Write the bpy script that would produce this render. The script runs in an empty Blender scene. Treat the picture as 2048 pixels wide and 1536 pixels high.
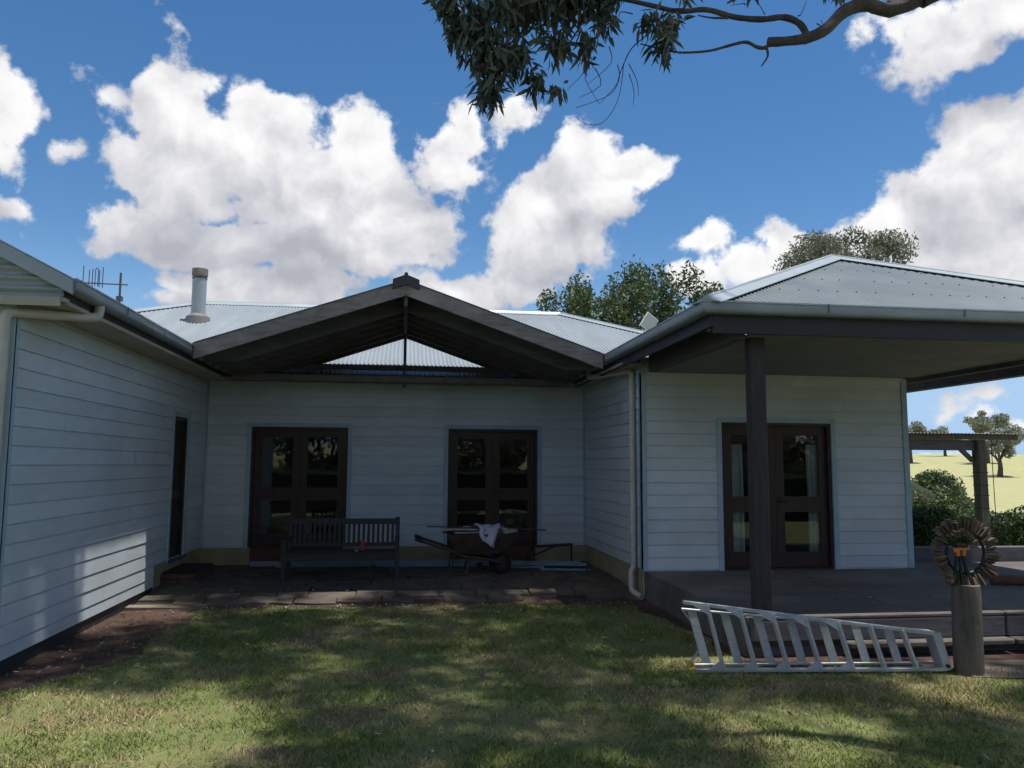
import bpy, bmesh, math, random
import numpy as np
from mathutils import Vector, Matrix
random.seed(7); rng=np.random.default_rng(11)
sc=bpy.context.scene
# ------------------------------------------------------------------ camera
cam=bpy.data.cameras.new('camera'); co=bpy.data.objects.new('camera',cam); sc.collection.objects.link(co); sc.camera=co
EYE=1.85
yaw,pit,rol=[math.radians(a) for a in(7.7025,5.8966,.3123)]
fw=Vector((math.sin(yaw)*math.cos(pit),math.cos(yaw)*math.cos(pit),math.sin(pit)))
ri=Vector((math.cos(yaw),-math.sin(yaw),0)); up=ri.cross(fw)
r2=ri*math.cos(rol)+up*math.sin(rol); u2=-ri*math.sin(rol)+up*math.cos(rol)
m=Matrix((r2,u2,-fw)).transposed().to_4x4(); m.translation=(0,0,EYE); co.matrix_world=m
cam.sensor_fit='HORIZONTAL'; cam.sensor_width=36; cam.lens=36*1570.5/2048; cam.clip_end=3000; cam.clip_start=.05
# ------------------------------------------------------------------ sun, exposure, render settings
SUN=Vector((1,-.35,4.8)).normalized()
ld=bpy.data.lights.new('sun','SUN'); ld.energy=2.6; ld.angle=math.radians(.9); ld.color=(1,.95,.87)
lo=bpy.data.objects.new('sun',ld); sc.collection.objects.link(lo); lo.rotation_euler=SUN.to_track_quat('Z','Y').to_euler(); lo.location=(20,-10,60)
sc.view_settings.view_transform='Standard'; sc.view_settings.look='None'; sc.view_settings.exposure=1.08; sc.view_settings.gamma=1
sc.view_settings.use_curve_mapping=False
sc.cycles.use_denoising=True; sc.cycles.max_bounces=8; sc.cycles.diffuse_bounces=4; sc.cycles.glossy_bounces=4; sc.cycles.transparent_max_bounces=12
sc.cycles.sample_clamp_indirect=6; sc.cycles.use_adaptive_sampling=True; sc.cycles.adaptive_threshold=.02
CLOUDS=[(-16.8, 22.8, 0.05, 0.042, 1), (-9.5, 22.6, 0.074, 0.049, 1), (-3.9, 22.7, 0.044, 0.048, 1), (-13.7, 19.9, 0.112, 0.063, 1), (-6.4, 18.7, 0.128, 0.070, 1), (-18.8, 16.1, 0.044, 0.039, 1), (-0.3, 17.3, 0.076, 0.056, 1), (-12.9, 15.2, 0.148, 0.033, 1), (-4.3, 15.5, 0.129, 0.033, 1), (-15.0, 24.5, 0.043, 0.024, 0.45), (-20.5, 22.8, 0.032, 0.019, 0.45), (-17.0, 26.5, 0.015, 0.024, 0.32), (-13.5, 24.5, 0.024, 0.019, 0.45), (3.2, 23.2, 0.046, 0.042, 0.9), (6.7, 24.5, 0.051, 0.026, 0.8), (4.1, 20.9, 0.058, 0.035, 0.85), (13.9, 22.4, 0.039, 0.046, 1), (17.0, 20.9, 0.043, 0.036, 1), (12.4, 19.0, 0.085, 0.056, 1), (8.6, 16.3, 0.059, 0.055, 1), (12.3, 16.3, 0.062, 0.038, 1), (7.9, 13.1, 0.075, 0.034, 1), (9.5, 14.5, 0.07, 0.04, 1), (-11.1, 12.1, 0.106, 0.031, 1), (-6.0, 12.7, 0.064, 0.032, 1), (-16.2, 11.0, 0.038, 0.014, 0.8), (2.3, 12.6, 0.05, 0.025, 0.7), (5.3, 11.3, 0.044, 0.019, 0.8), (39.3, 18.7, 0.075, 0.076, 1), (35.5, 15.9, 0.076, 0.057, 1), (31.8, 14.9, 0.052, 0.037, 1), (39.0, 12.9, 0.113, 0.064, 1), (26.9, 15.6, 0.034, 0.034, 1), (24.9, 14.0, 0.046, 0.030, 1), (28.5, 14.0, 0.05, 0.035, 1), (41.9, 20.8, 0.047, 0.039, 1), (29.5, 12.6, 0.09, 0.035, 1), (21.1, 15.2, 0.042, 0.020, 0.85), (21.7, 12.8, 0.05, 0.024, 1), (37.5, 26.6, 0.067, 0.048, 1), (40.5, 27.3, 0.068, 0.041, 1), (34.5, 28.1, 0.03, 0.027, 0.9), (-26.2, 20.8, 0.031, 0.051, 1), (-27.7, 22.7, 0.028, 0.038, 1), (-25.6, 18.9, 0.024, 0.021, 1), (-22.8, 19.5, 0.016, 0.023, 0.75), (-25.2, 16.0, 0.025, 0.014, 0.75), (-25.0, 14.6, 0.009, 0.01, 0.7), (39.5, 4.3, 0.015, 0.005, 0.9), (36.2, 3.7, 0.01, 0.005, 0.9), (39.2, 3.1, 0.013, 0.004, 0.8), (40.9, 2.1, 0.018, 0.01, 0.9), (35.7, 1.3, 0.034, 0.006, 0.8)]
w=bpy.data.worlds.new('World'); sc.world=w; w.use_nodes=True; w.cycles.sampling_method='NONE'
nt=w.node_tree; nt.nodes.clear()
def N(tree,t,**k):
    n=tree.nodes.new(t)
    for a,b in k.items():
        if a=='inp':
            for i,v in b.items(): n.inputs[i].default_value=v
        else: setattr(n,a,b)
    return n
def math_(tree,op,a,b=None,c=None,clamp=False):
    n=tree.nodes.new('ShaderNodeMath'); n.operation=op; n.use_clamp=clamp
    for i,v in enumerate((a,b,c)):
        if v is None: continue
        if isinstance(v,(int,float)): n.inputs[i].default_value=v
        else: tree.links.new(v,n.inputs[i])
    return n.outputs[0]
# cloud body: union of soft lobes given as (azimuth, elevation, half width, half height, weight) on the sky
g=bpy.data.node_groups.new('cloud_lobes','ShaderNodeTree')
g.interface.new_socket('dir',in_out='INPUT',socket_type='NodeSocketVector')
g.interface.new_socket('field',in_out='OUTPUT',socket_type='NodeSocketFloat')
gi=g.nodes.new('NodeGroupInput'); go=g.nodes.new('NodeGroupOutput')
acc=None
for az,el,rx,ry,wt in CLOUDS:
    a,e=math.radians(az),math.radians(el)
    c=(math.sin(a)*math.cos(e),math.cos(a)*math.cos(e),math.sin(e))
    mp=N(g,'ShaderNodeMapping',vector_type='TEXTURE')
    mp.inputs['Location'].default_value=c
    mp.inputs['Rotation'].default_value=(e,0,-a)   # local x = right, z = up, y = out
    mp.inputs['Scale'].default_value=(rx*1.04,1.0,ry*1.04)
    g.links.new(gi.outputs[0],mp.inputs[0])
    ln=N(g,'ShaderNodeVectorMath',operation='LENGTH'); g.links.new(mp.outputs[0],ln.inputs[0])
    k=wt*math.sqrt(rx*ry)/.055; f=math_(g,'MULTIPLY_ADD',ln.outputs['Value'],-k,k)
    acc=f if acc is None else math_(g,'SMOOTH_MAX',acc,f,.10)
# the same kind of clouds go on round the rest of the sky
dt=N(g,'ShaderNodeVectorMath',operation='DOT_PRODUCT'); g.links.new(gi.outputs[0],dt.inputs[0]); dt.inputs[1].default_value=(math.sin(.135)*.966,math.cos(.135)*.966,.26)
away=N(g,'ShaderNodeMapRange',interpolation_type='SMOOTHSTEP',inp={1:.80,2:.62,3:-1.0,4:0}); g.links.new(dt.outputs['Value'],away.inputs[0])
mp=N(g,'ShaderNodeMapping',inp={'Scale':(1,1,1.7)}); g.links.new(gi.outputs[0],mp.inputs[0])
nz=N(g,'ShaderNodeTexNoise',inp={'Scale':2.6,'Detail':1.0,'Roughness':.4}); g.links.new(mp.outputs[0],nz.inputs['Vector'])
f=math_(g,'MULTIPLY_ADD',nz.outputs[0],4.2,-2.2); f=math_(g,'ADD',f,away.outputs[0])
f=math_(g,'MINIMUM',f,.8)
acc=math_(g,'MAXIMUM',acc,f)
acc=math_(g,'MAXIMUM',acc,-1.0)
g.links.new(acc,go.inputs[0])
# billows and wisps
h=bpy.data.node_groups.new('cloud_billows','ShaderNodeTree')
h.interface.new_socket('dir',in_out='INPUT',socket_type='NodeSocketVector')
h.interface.new_socket('billow',in_out='OUTPUT',socket_type='NodeSocketFloat')
h.interface.new_socket('soft',in_out='OUTPUT',socket_type='NodeSocketFloat')
h.interface.new_socket('wdir',in_out='OUTPUT',socket_type='NodeSocketVector')
hi=h.nodes.new('NodeGroupInput'); ho=h.nodes.new('NodeGroupOutput')
wn=N(h,'ShaderNodeTexNoise',inp={'Scale':8.0,'Detail':4.0,'Roughness':.55}); h.links.new(hi.outputs[0],wn.inputs['Vector'])
vs=N(h,'ShaderNodeVectorMath',operation='SUBTRACT'); h.links.new(wn.outputs['Color'],vs.inputs[0]); vs.inputs[1].default_value=(.5,.5,.5)
vm=N(h,'ShaderNodeVectorMath',operation='MULTIPLY_ADD'); h.links.new(vs.outputs[0],vm.inputs[0]); vm.inputs[1].default_value=(.09,.09,.09); h.links.new(hi.outputs[0],vm.inputs[2])
vo=N(h,'ShaderNodeTexNoise',noise_type='RIDGED_MULTIFRACTAL',normalize=False,inp={'Scale':9.0,'Detail':3.0,'Roughness':.5,'Lacunarity':2.15,'Offset':.9,'Gain':1.2})
h.links.new(vm.outputs[0],vo.inputs['Vector'])
nf=N(h,'ShaderNodeTexNoise',inp={'Scale':20.0,'Detail':6.0,'Roughness':.62}); h.links.new(hi.outputs[0],nf.inputs['Vector'])
b=math_(h,'MULTIPLY_ADD',vo.outputs[0],-.45,.30)
b2=math_(h,'MULTIPLY_ADD',nf.outputs[0],2.2,-1.1)
s_=math_(h,'ADD',b,b2)
h.links.new(s_,ho.inputs[0]); ns=N(h,'ShaderNodeTexNoise',inp={'Scale':15.0,'Detail':4.2,'Roughness':.5}); h.links.new(vm.outputs[0],ns.inputs['Vector'])
h.links.new(math_(h,'MULTIPLY_ADD',vo.outputs[0],-.22,math_(h,'MULTIPLY',ns.outputs[0],2.2)),ho.inputs[1]); h.links.new(vm.outputs[0],ho.inputs[2])
tc=N(nt,'ShaderNodeTexCoord'); D=tc.outputs['Generated']
def shifted(v0,off):
    v=N(nt,'ShaderNodeVectorMath',operation='ADD'); nt.links.new(v0,v.inputs[0]); v.inputs[1].default_value=off; return v.outputs[0]
def use(grp,v):
    q=N(nt,'ShaderNodeGroup'); q.node_tree=grp; nt.links.new(v,q.inputs[0]); return q.outputs
d0=use(h,D); d1=use(h,shifted(D,(.008,-.002,.020)))
l0=use(g,d0[2]); l1=use(g,shifted(d0[2],(.025,-.008,.085)))
hgt=math_(nt,'MULTIPLY_ADD',d0[0],.62,math_(nt,'MINIMUM',l0[0],1.4))
alpha=N(nt,'ShaderNodeMapRange',interpolation_type='SMOOTHSTEP',inp={1:-.01,2:.27,3:0,4:1}); nt.links.new(hgt,alpha.inputs[0])
fine=math_(nt,'SUBTRACT',d0[1],d1[1])      # >0 where the surface falls away towards the light
big=math_(nt,'SUBTRACT',l0[0],l1[0])
big=math_(nt,'MINIMUM',math_(nt,'MAXIMUM',big,-1.0),.8)
sh=math_(nt,'MULTIPLY_ADD',fine,.62,math_(nt,'MULTIPLY_ADD',big,.46,.34))
thick=N(nt,'ShaderNodeMapRange',inp={1:.2,2:1.6,3:.16,4:-.16}); nt.links.new(l0[0],thick.inputs[0])
sh=math_(nt,'ADD',sh,thick.outputs[0],clamp=True)
ramp=N(nt,'ShaderNodeValToRGB'); nt.links.new(sh,ramp.inputs[0])
cr=ramp.color_ramp; cr.elements[0].position=.0; cr.elements[0].color=(.45,.46,.52,1); cr.elements[1].position=1.0; cr.elements[1].color=(1.0,1.0,1.0,1)
e=cr.elements.new(.35); e.color=(.61,.62,.67,1)
e=cr.elements.new(.60); e.color=(.77,.77,.80,1)
e=cr.elements.new(.82); e.color=(.92,.92,.93,1)
CB=4.75
cs=N(nt,'ShaderNodeVectorMath',operation='SCALE'); nt.links.new(ramp.outputs[0],cs.inputs[0]); cs.inputs['Scale'].default_value=CB
sky=N(nt,'ShaderNodeTexSky',sky_type='NISHITA'); sky.sun_disc=False; sky.sun_elevation=math.asin(SUN.z); sky.sun_rotation=math.atan2(SUN.x,SUN.y); sky.altitude=400; sky.air_density=1.0; sky.dust_density=.0; sky.ozone_density=1.2
hs=N(nt,'ShaderNodeHueSaturation',inp={'Saturation':1.28,'Value':.585}); nt.links.new(sky.outputs[0],hs.inputs['Color'])
sx=N(nt,'ShaderNodeSeparateXYZ'); nt.links.new(D,sx.inputs[0])
hf=N(nt,'ShaderNodeMapRange',interpolation_type='SMOOTHERSTEP',inp={1:.30,2:-.02,3:0,4:.96}); nt.links.new(sx.outputs[2],hf.inputs[0])
hz=N(nt,'ShaderNodeMix',data_type='RGBA'); nt.links.new(hf.outputs[0],hz.inputs[0]); nt.links.new(hs.outputs[0],hz.inputs[6]); hz.inputs[7].default_value=(1.85,2.8,4.25,1)
mx=N(nt,'ShaderNodeMix',data_type='RGBA'); nt.links.new(alpha.outputs[0],mx.inputs[0]); nt.links.new(hz.outputs[2],mx.inputs[6]); nt.links.new(cs.outputs[0],mx.inputs[7])
bg=N(nt,'ShaderNodeBackground',inp={1:.1}); nt.links.new(mx.outputs[2],bg.inputs[0])
ow=N(nt,'ShaderNodeOutputWorld'); nt.links.new(bg.outputs[0],ow.inputs[0])
# ------------------------------------------------------------------ materials
def newmat(name):
    m=bpy.data.materials.new(name); m.use_nodes=True; t=m.node_tree
    return m,t,t.nodes['Principled BSDF']
def mat(name,c1,c2=None,scale=8.0,rough=.7,spec=.4,metal=0.0,detail=5.0,bump=0.0,bscale=None,stretch=(1,1,1),lo=.35,hi=.65,c3=None,scale3=1.2,island=0.0,transl=0.0,orand=0.0):
    """one or two noise-mixed colours, a slow third one, fine relief"""
    m,t,p=newmat(name)
    p.inputs['Roughness'].default_value=rough; p.inputs['Specular IOR Level'].default_value=spec; p.inputs['Metallic'].default_value=metal
    p.inputs['Base Color'].default_value=(*c1,1)
    tc=N(t,'ShaderNodeTexCoord'); mp=N(t,'ShaderNodeMapping',inp={'Scale':stretch}); t.links.new(tc.outputs['Object'],mp.inputs[0])
    out=None
    if c2 is not None:
        nz=N(t,'ShaderNodeTexNoise',inp={'Scale':scale,'Detail':detail,'Roughness':.6}); t.links.new(mp.outputs[0],nz.inputs['Vector'])
        mr=N(t,'ShaderNodeMapRange',inp={1:lo,2:hi}); t.links.new(nz.outputs[0],mr.inputs[0])
        mx=N(t,'ShaderNodeMix',data_type='RGBA'); mx.inputs[6].default_value=(*c1,1); mx.inputs[7].default_value=(*c2,1); t.links.new(mr.outputs[0],mx.inputs[0]); out=mx.outputs[2]
    if c3 is not None:
        n3=N(t,'ShaderNodeTexNoise',inp={'Scale':scale3,'Detail':3.0,'Roughness':.55}); t.links.new(tc.outputs['Object'],n3.inputs['Vector'])
        mr=N(t,'ShaderNodeMapRange',inp={1:.48,2:.66}); t.links.new(n3.outputs[0],mr.inputs[0])
        mx=N(t,'ShaderNodeMix',data_type='RGBA'); t.links.new(mr.outputs[0],mx.inputs[0]); mx.inputs[7].default_value=(*c3,1)
        if out is None: mx.inputs[6].default_value=(*c1,1)
        else: t.links.new(out,mx.inputs[6])
        out=mx.outputs[2]
    if island>0:
        gm=N(t,'ShaderNodeNewGeometry'); mr=N(t,'ShaderNodeMapRange',inp={1:0,2:1,3:1-island,4:1+island}); t.links.new(gm.outputs['Random Per Island'],mr.inputs[0])
        vm=N(t,'ShaderNodeVectorMath',operation='SCALE'); t.links.new(mr.outputs[0],vm.inputs['Scale'])
        if out is None: vm.inputs[0].default_value=c1
        else: t.links.new(out,vm.inputs[0])
        out=vm.outputs[0]
    if orand>0:
        oi=N(t,'ShaderNodeObjectInfo'); mr=N(t,'ShaderNodeMapRange',inp={1:0,2:1,3:1-orand,4:1+orand}); t.links.new(oi.outputs['Random'],mr.inputs[0])
        vm=N(t,'ShaderNodeVectorMath',operation='SCALE'); t.links.new(mr.outputs[0],vm.inputs['Scale']); t.links.new(out,vm.inputs[0]); out=vm.outputs[0]
    if out is not None: t.links.new(out,p.inputs['Base Color'])
    if bump>0:
        nb=N(t,'ShaderNodeTexNoise',inp={'Scale':bscale or scale*3,'Detail':5.0,'Roughness':.65}); t.links.new(mp.outputs[0],nb.inputs['Vector'])
        bp=N(t,'ShaderNodeBump',inp={'Strength':bump,'Distance':.02}); t.links.new(nb.outputs[0],bp.inputs['Height']); t.links.new(bp.outputs[0],p.inputs['Normal'])
    if transl>0:
        tr=N(t,'ShaderNodeBsdfTranslucent'); ms=N(t,'ShaderNodeMixShader',inp={0:transl})
        if out is not None: t.links.new(out,tr.inputs[0])
        else: tr.inputs[0].default_value=(*c1,1)
        t.links.new(p.outputs[0],ms.inputs[1]); t.links.new(tr.outputs[0],ms.inputs[2]); t.links.new(ms.outputs[0],t.nodes['Material Output'].inputs[0])
    return m
M={}
M['paint']=mat('white_paint',(.59,.66,.715),(.53,.595,.645),3.0,rough=.55,bump=.08,bscale=60,stretch=(1,1,4),c3=(.51,.555,.585),scale3=.8,orand=.06)
M['trim']=mat('blue_paint',(.38,.51,.59),(.32,.45,.53),5,rough=.5,bump=.05,bscale=40)
M['soffit']=mat('cream_sheet',(.46,.44,.37),(.38,.35,.28),1.8,rough=.8)
M['plinth']=mat('ochre_render',(.35,.31,.19),(.26,.225,.14),4,rough=.9,bump=.2,bscale=30)
M['door']=mat('dark_stained_timber',(.050,.024,.020),(.030,.016,.014),3,rough=.42,stretch=(6,6,1),bump=.1,bscale=20)
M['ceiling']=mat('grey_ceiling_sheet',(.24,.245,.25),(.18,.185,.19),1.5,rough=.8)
M['screen']=mat('dark_screen_mesh',(.03,.033,.03),(.02,.02,.02),30,rough=.6)
M['grey_timber']=mat('weathered_grey_timber',(.33,.30,.285),(.21,.19,.18),2.2,rough=.85,stretch=(1.2,9,9),bump=.25,bscale=14,c3=(.38,.345,.315),scale3=2.5)
M['dark_timber']=mat('dark_weathered_timber',(.125,.122,.132),(.082,.08,.087),3,rough=.8,stretch=(1,6,6),bump=.2,bscale=16)
M['post_timber']=mat('dark_post_timber',(.06,.053,.054),(.036,.032,.034),3,rough=.75,stretch=(8,8,1),bump=.25,bscale=12)
M['zinc']=mat('weathered_zincalume',(.30,.345,.365),(.26,.295,.315),1.6,rough=.5,metal=.25,spec=.5,stretch=(2.5,.3,.3),c3=(.25,.28,.295),scale3=.5)
M['zinc_shaded']=mat('shaded_zincalume',(.165,.20,.225),(.14,.17,.19),1.2,rough=.5,metal=.2,spec=.5,c3=(.19,.22,.235),scale3=.9)  # darker zincalume: the right wing roof's shade is put into the colour
M['flash']=mat('zinc_flashing',(.34,.40,.43),(.29,.34,.37),2.5,rough=.45,metal=.25)
M['gutter']=mat('grey_gutter_metal',(.38,.43,.47),(.29,.33,.37),2.5,rough=.45,metal=.25,stretch=(1,1,2))
M['gutter_dark']=mat('charcoal_fascia',(.035,.038,.048),(.028,.03,.036),3,rough=.55)
M['pvc']=mat('cream_pipe',(.58,.57,.52),(.48,.46,.40),3,rough=.5)
M['concrete']=mat('grey_concrete',(.135,.12,.108),(.09,.08,.073),2.2,rough=.85,stretch=(.4,3,1),bump=.2,bscale=24,c3=(.17,.152,.135),scale3=1.1)
M['worn_edge']=mat('worn_sleeper_edge',(.15,.135,.12),(.095,.085,.075),4,rough=.9,stretch=(1,6,6),bump=.3,bscale=12)
M['paver']=mat('brown_paver',(.115,.095,.078),(.075,.062,.052),4,rough=.9,bump=.3,bscale=20,c3=(.15,.12,.095),scale3=1.5)
M['slab']=mat('tan_slab',(.22,.185,.145),(.16,.13,.10),4,rough=.9,bump=.3,bscale=20)
M['joint']=mat('dark_joint',(.05,.042,.035),(.035,.03,.025),8,rough=1)
M['soil']=mat('red_brown_soil',(.085,.048,.036),(.048,.030,.024),5,rough=1,bump=.8,bscale=26,c3=(.12,.072,.05),scale3=1.4)
M['brick']=mat('brown_brick',(.12,.065,.05),(.08,.045,.035),6,rough=.9,bump=.3)
M['rubber']=mat('black_rubber',(.015,.015,.016),(.022,.022,.022),12,rough=.75)
M['alu']=mat('brushed_aluminium',(.62,.66,.70),(.52,.56,.60),5,rough=.42,metal=.55,stretch=(1,8,8))
M['yellow']=mat('yellow_plastic',(.55,.36,.06),rough=.5)
M['bench']=mat('dark_bench_timber',(.05,.045,.045),(.032,.029,.029),5,rough=.65,stretch=(1,6,6))
M['rust']=mat('rusty_barrow_steel',(.085,.055,.042),(.05,.036,.03),5,rough=.7,bump=.2)
M['red']=mat('red_plastic',(.42,.06,.07),rough=.4)
M['pale']=mat('pale_plastic',(.6,.58,.5),rough=.5)
M['cloth']=mat('pale_blue_cloth',(.56,.60,.72),(.48,.52,.66),6,rough=.95)
M['scrap']=mat('flaking_white_timber',(.52,.53,.50),(.30,.27,.22),5,rough=.85,stretch=(1,6,6))
M['scrap_dark']=mat('brown_scrap_timber',(.10,.072,.05),(.06,.045,.035),5,rough=.85,stretch=(1,6,6))
M['plank_blue']=mat('old_blue_plank',(.20,.30,.38),(.14,.21,.27),5,rough=.8,stretch=(1,5,5),c3=(.26,.32,.34))
M['log']=mat('grey_log_bark',(.155,.135,.115),(.085,.075,.066),4,rough=.95,stretch=(5,5,.8),bump=.6,bscale=10)
M['log_end']=mat('log_end_grain',(.30,.25,.19),(.20,.16,.12),9,rough=.95,bump=.3)
M['wedge']=mat('tan_wood_wedge',(.18,.135,.088),(.09,.068,.05),7,rough=.9,island=.4)
M['red_log']=mat('reddish_log',(.20,.095,.06),(.11,.06,.045),4,rough=.95,bump=.5,stretch=(1,4,4))
M['orange']=mat('orange_paint',(.85,.27,.03),rough=.45)
M['black']=mat('black_metal',(.02,.02,.022),rough=.5)
M['curtain']=mat('white_curtain',(.78,.80,.78),(.68,.70,.69),4,rough=.95,transl=.25)
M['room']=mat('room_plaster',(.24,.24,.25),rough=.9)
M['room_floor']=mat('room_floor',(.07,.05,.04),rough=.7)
M['box']=mat('buff_carton',(.40,.36,.22),rough=.8)
M['flue']=mat('flue_steel',(.36,.40,.41),(.30,.34,.35),3,rough=.45,metal=.3,stretch=(1,1,.3))
M['flue_cap']=mat('rusty_flue_cap',(.16,.14,.12),(.24,.22,.19),9,rough=.8)
M['lead']=mat('lead_flashing',(.15,.145,.14),(.21,.20,.19),5,rough=.8)
M['mast']=mat('aerial_metal',(.10,.10,.11),rough=.5,metal=.4)
M['panel']=mat('white_panel',(.62,.64,.58),rough=.5)
M['bark']=mat('gum_bark',(.10,.085,.080),(.055,.048,.048),5,rough=.9,stretch=(3,3,1),bump=.5,bscale=18,c3=(.16,.135,.12),scale3=3)
M['twig']=mat('twig_bark',(.075,.045,.04),(.05,.032,.03),8,rough=.85)
M['gum_leaf']=mat('gum_leaf',(.075,.10,.075),(.13,.155,.12),1.6,rough=.45,spec=.5,island=.35,transl=.3)
M['tree_leaf']=mat('green_tree_leaf',(.065,.10,.038),(.095,.13,.055),.8,rough=.55,island=.4,transl=.3)
M['grey_leaf']=mat('grey_gum_leaf',(.12,.14,.095),(.17,.18,.135),.8,rough=.55,island=.35,transl=.25)
M['haze_leaf']=mat('haze_gum_leaf',(.20,.22,.155),(.26,.275,.21),.8,rough=.6,island=.3,transl=.25)  # paler gum leaf, distance haze put into its colour
M['hedge_leaf']=mat('dark_hedge_leaf',(.030,.065,.022),(.06,.10,.035),1.5,rough=.5,island=.5,transl=.25)
M['bush_leaf']=mat('olive_bush_leaf',(.095,.13,.046),(.135,.16,.062),1.5,rough=.55,island=.45,transl=.25)
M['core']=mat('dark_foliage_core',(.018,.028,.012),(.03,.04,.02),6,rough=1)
M['far_bark']=mat('far_bark',(.12,.10,.085),(.08,.065,.055),4,rough=.95)
M['litter']=mat('dry_leaf',(.34,.27,.19),(.20,.14,.09),9,rough=.85,island=.5)
M['chip']=mat('pale_chip',(.50,.47,.42),(.36,.33,.28),9,rough=.9,island=.3)
def glass():
    m,t,p=newmat('window_glass'); t.nodes.remove(p)
    tr=N(t,'ShaderNodeBsdfTransparent'); tr.inputs[0].default_value=(.95,.97,.96,1); gl=N(t,'ShaderNodeBsdfGlossy',inp={'Roughness':.0}); gl.inputs[0].default_value=(.95,.97,1,1)
    fr=N(t,'ShaderNodeFresnel',inp={'IOR':1.45}); 
    nz=N(t,'ShaderNodeTexNoise',inp={'Scale':1.6,'Detail':1.0}); tc=N(t,'ShaderNodeTexCoord'); t.links.new(tc.outputs['Object'],nz.inputs['Vector'])
    bp=N(t,'ShaderNodeBump',inp={'Strength':.04,'Distance':.05}); t.links.new(nz.outputs[0],bp.inputs['Height']); t.links.new(bp.outputs[0],gl.inputs['Normal'])
    ms=N(t,'ShaderNodeMixShader'); t.links.new(fr.outputs[0],ms.inputs[0]); t.links.new(tr.outputs[0],ms.inputs[1]); t.links.new(gl.outputs[0],ms.inputs[2]); t.links.new(ms.outputs[0],t.nodes['Material Output'].inputs[0])
    return m
M['glass']=glass()
def grassmat(name,green1,green2,dry1,dry2,island,bump):
    m,t,p=newmat(name); p.inputs['Roughness'].default_value=.8; p.inputs['Specular IOR Level'].default_value=.2
    tc=N(t,'ShaderNodeTexCoord')
    def nz(s,d,r=.6):
        n=N(t,'ShaderNodeTexNoise',inp={'Scale':s,'Detail':d,'Roughness':r}); t.links.new(tc.outputs['Object'],n.inputs['Vector']); return n.outputs[0]
    def mix(f,a,b,l,h):
        mr=N(t,'ShaderNodeMapRange',inp={1:l,2:h}); t.links.new(f,mr.inputs[0])
        mx=N(t,'ShaderNodeMix',data_type='RGBA'); t.links.new(mr.outputs[0],mx.inputs[0])
        for i,c in((6,a),(7,b)):
            if isinstance(c,tuple): mx.inputs[i].default_value=(*c,1)
            else: t.links.new(c,mx.inputs[i])
        return mx.outputs[2]
    g=mix(nz(2.5,4),green1,green2,.35,.65); d=mix(nz(7,4),dry1,dry2,.35,.65)
    c=mix(nz(.75,5,.68),g,d,.49,.70)
    if island:
        gm=N(t,'ShaderNodeNewGeometry'); mr=N(t,'ShaderNodeMapRange',inp={1:0,2:1,3:1-island,4:1+island}); t.links.new(gm.outputs['Random Per Island'],mr.inputs[0])
        vm=N(t,'ShaderNodeVectorMath',operation='SCALE'); t.links.new(c,vm.inputs[0]); t.links.new(mr.outputs[0],vm.inputs['Scale']); c=vm.outputs[0]
    t.links.new(c,p.inputs['Base Color'])
    if bump:
        bp=N(t,'ShaderNodeBump',inp={'Strength':bump,'Distance':.03}); t.links.new(nz(40,5),bp.inputs['Height']); t.links.new(bp.outputs[0],p.inputs['Normal'])
    return m
M['lawn']=grassmat('lawn_turf',(.135,.16,.055),(.175,.195,.07),(.30,.245,.135),(.21,.165,.095),0,.6)
M['blade']=grassmat('grass_blade',(.135,.185,.05),(.20,.235,.075),(.44,.36,.19),(.31,.25,.13),.45,0)
M['dry_blade']=mat('dead_grass_blade',(.40,.31,.18),(.27,.205,.12),6,rough=.85,spec=.2,island=.4)
M['field']=grassmat('dry_pasture',(.32,.33,.15),(.38,.37,.18),(.50,.44,.25),(.44,.38,.21),0,.4)

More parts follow.
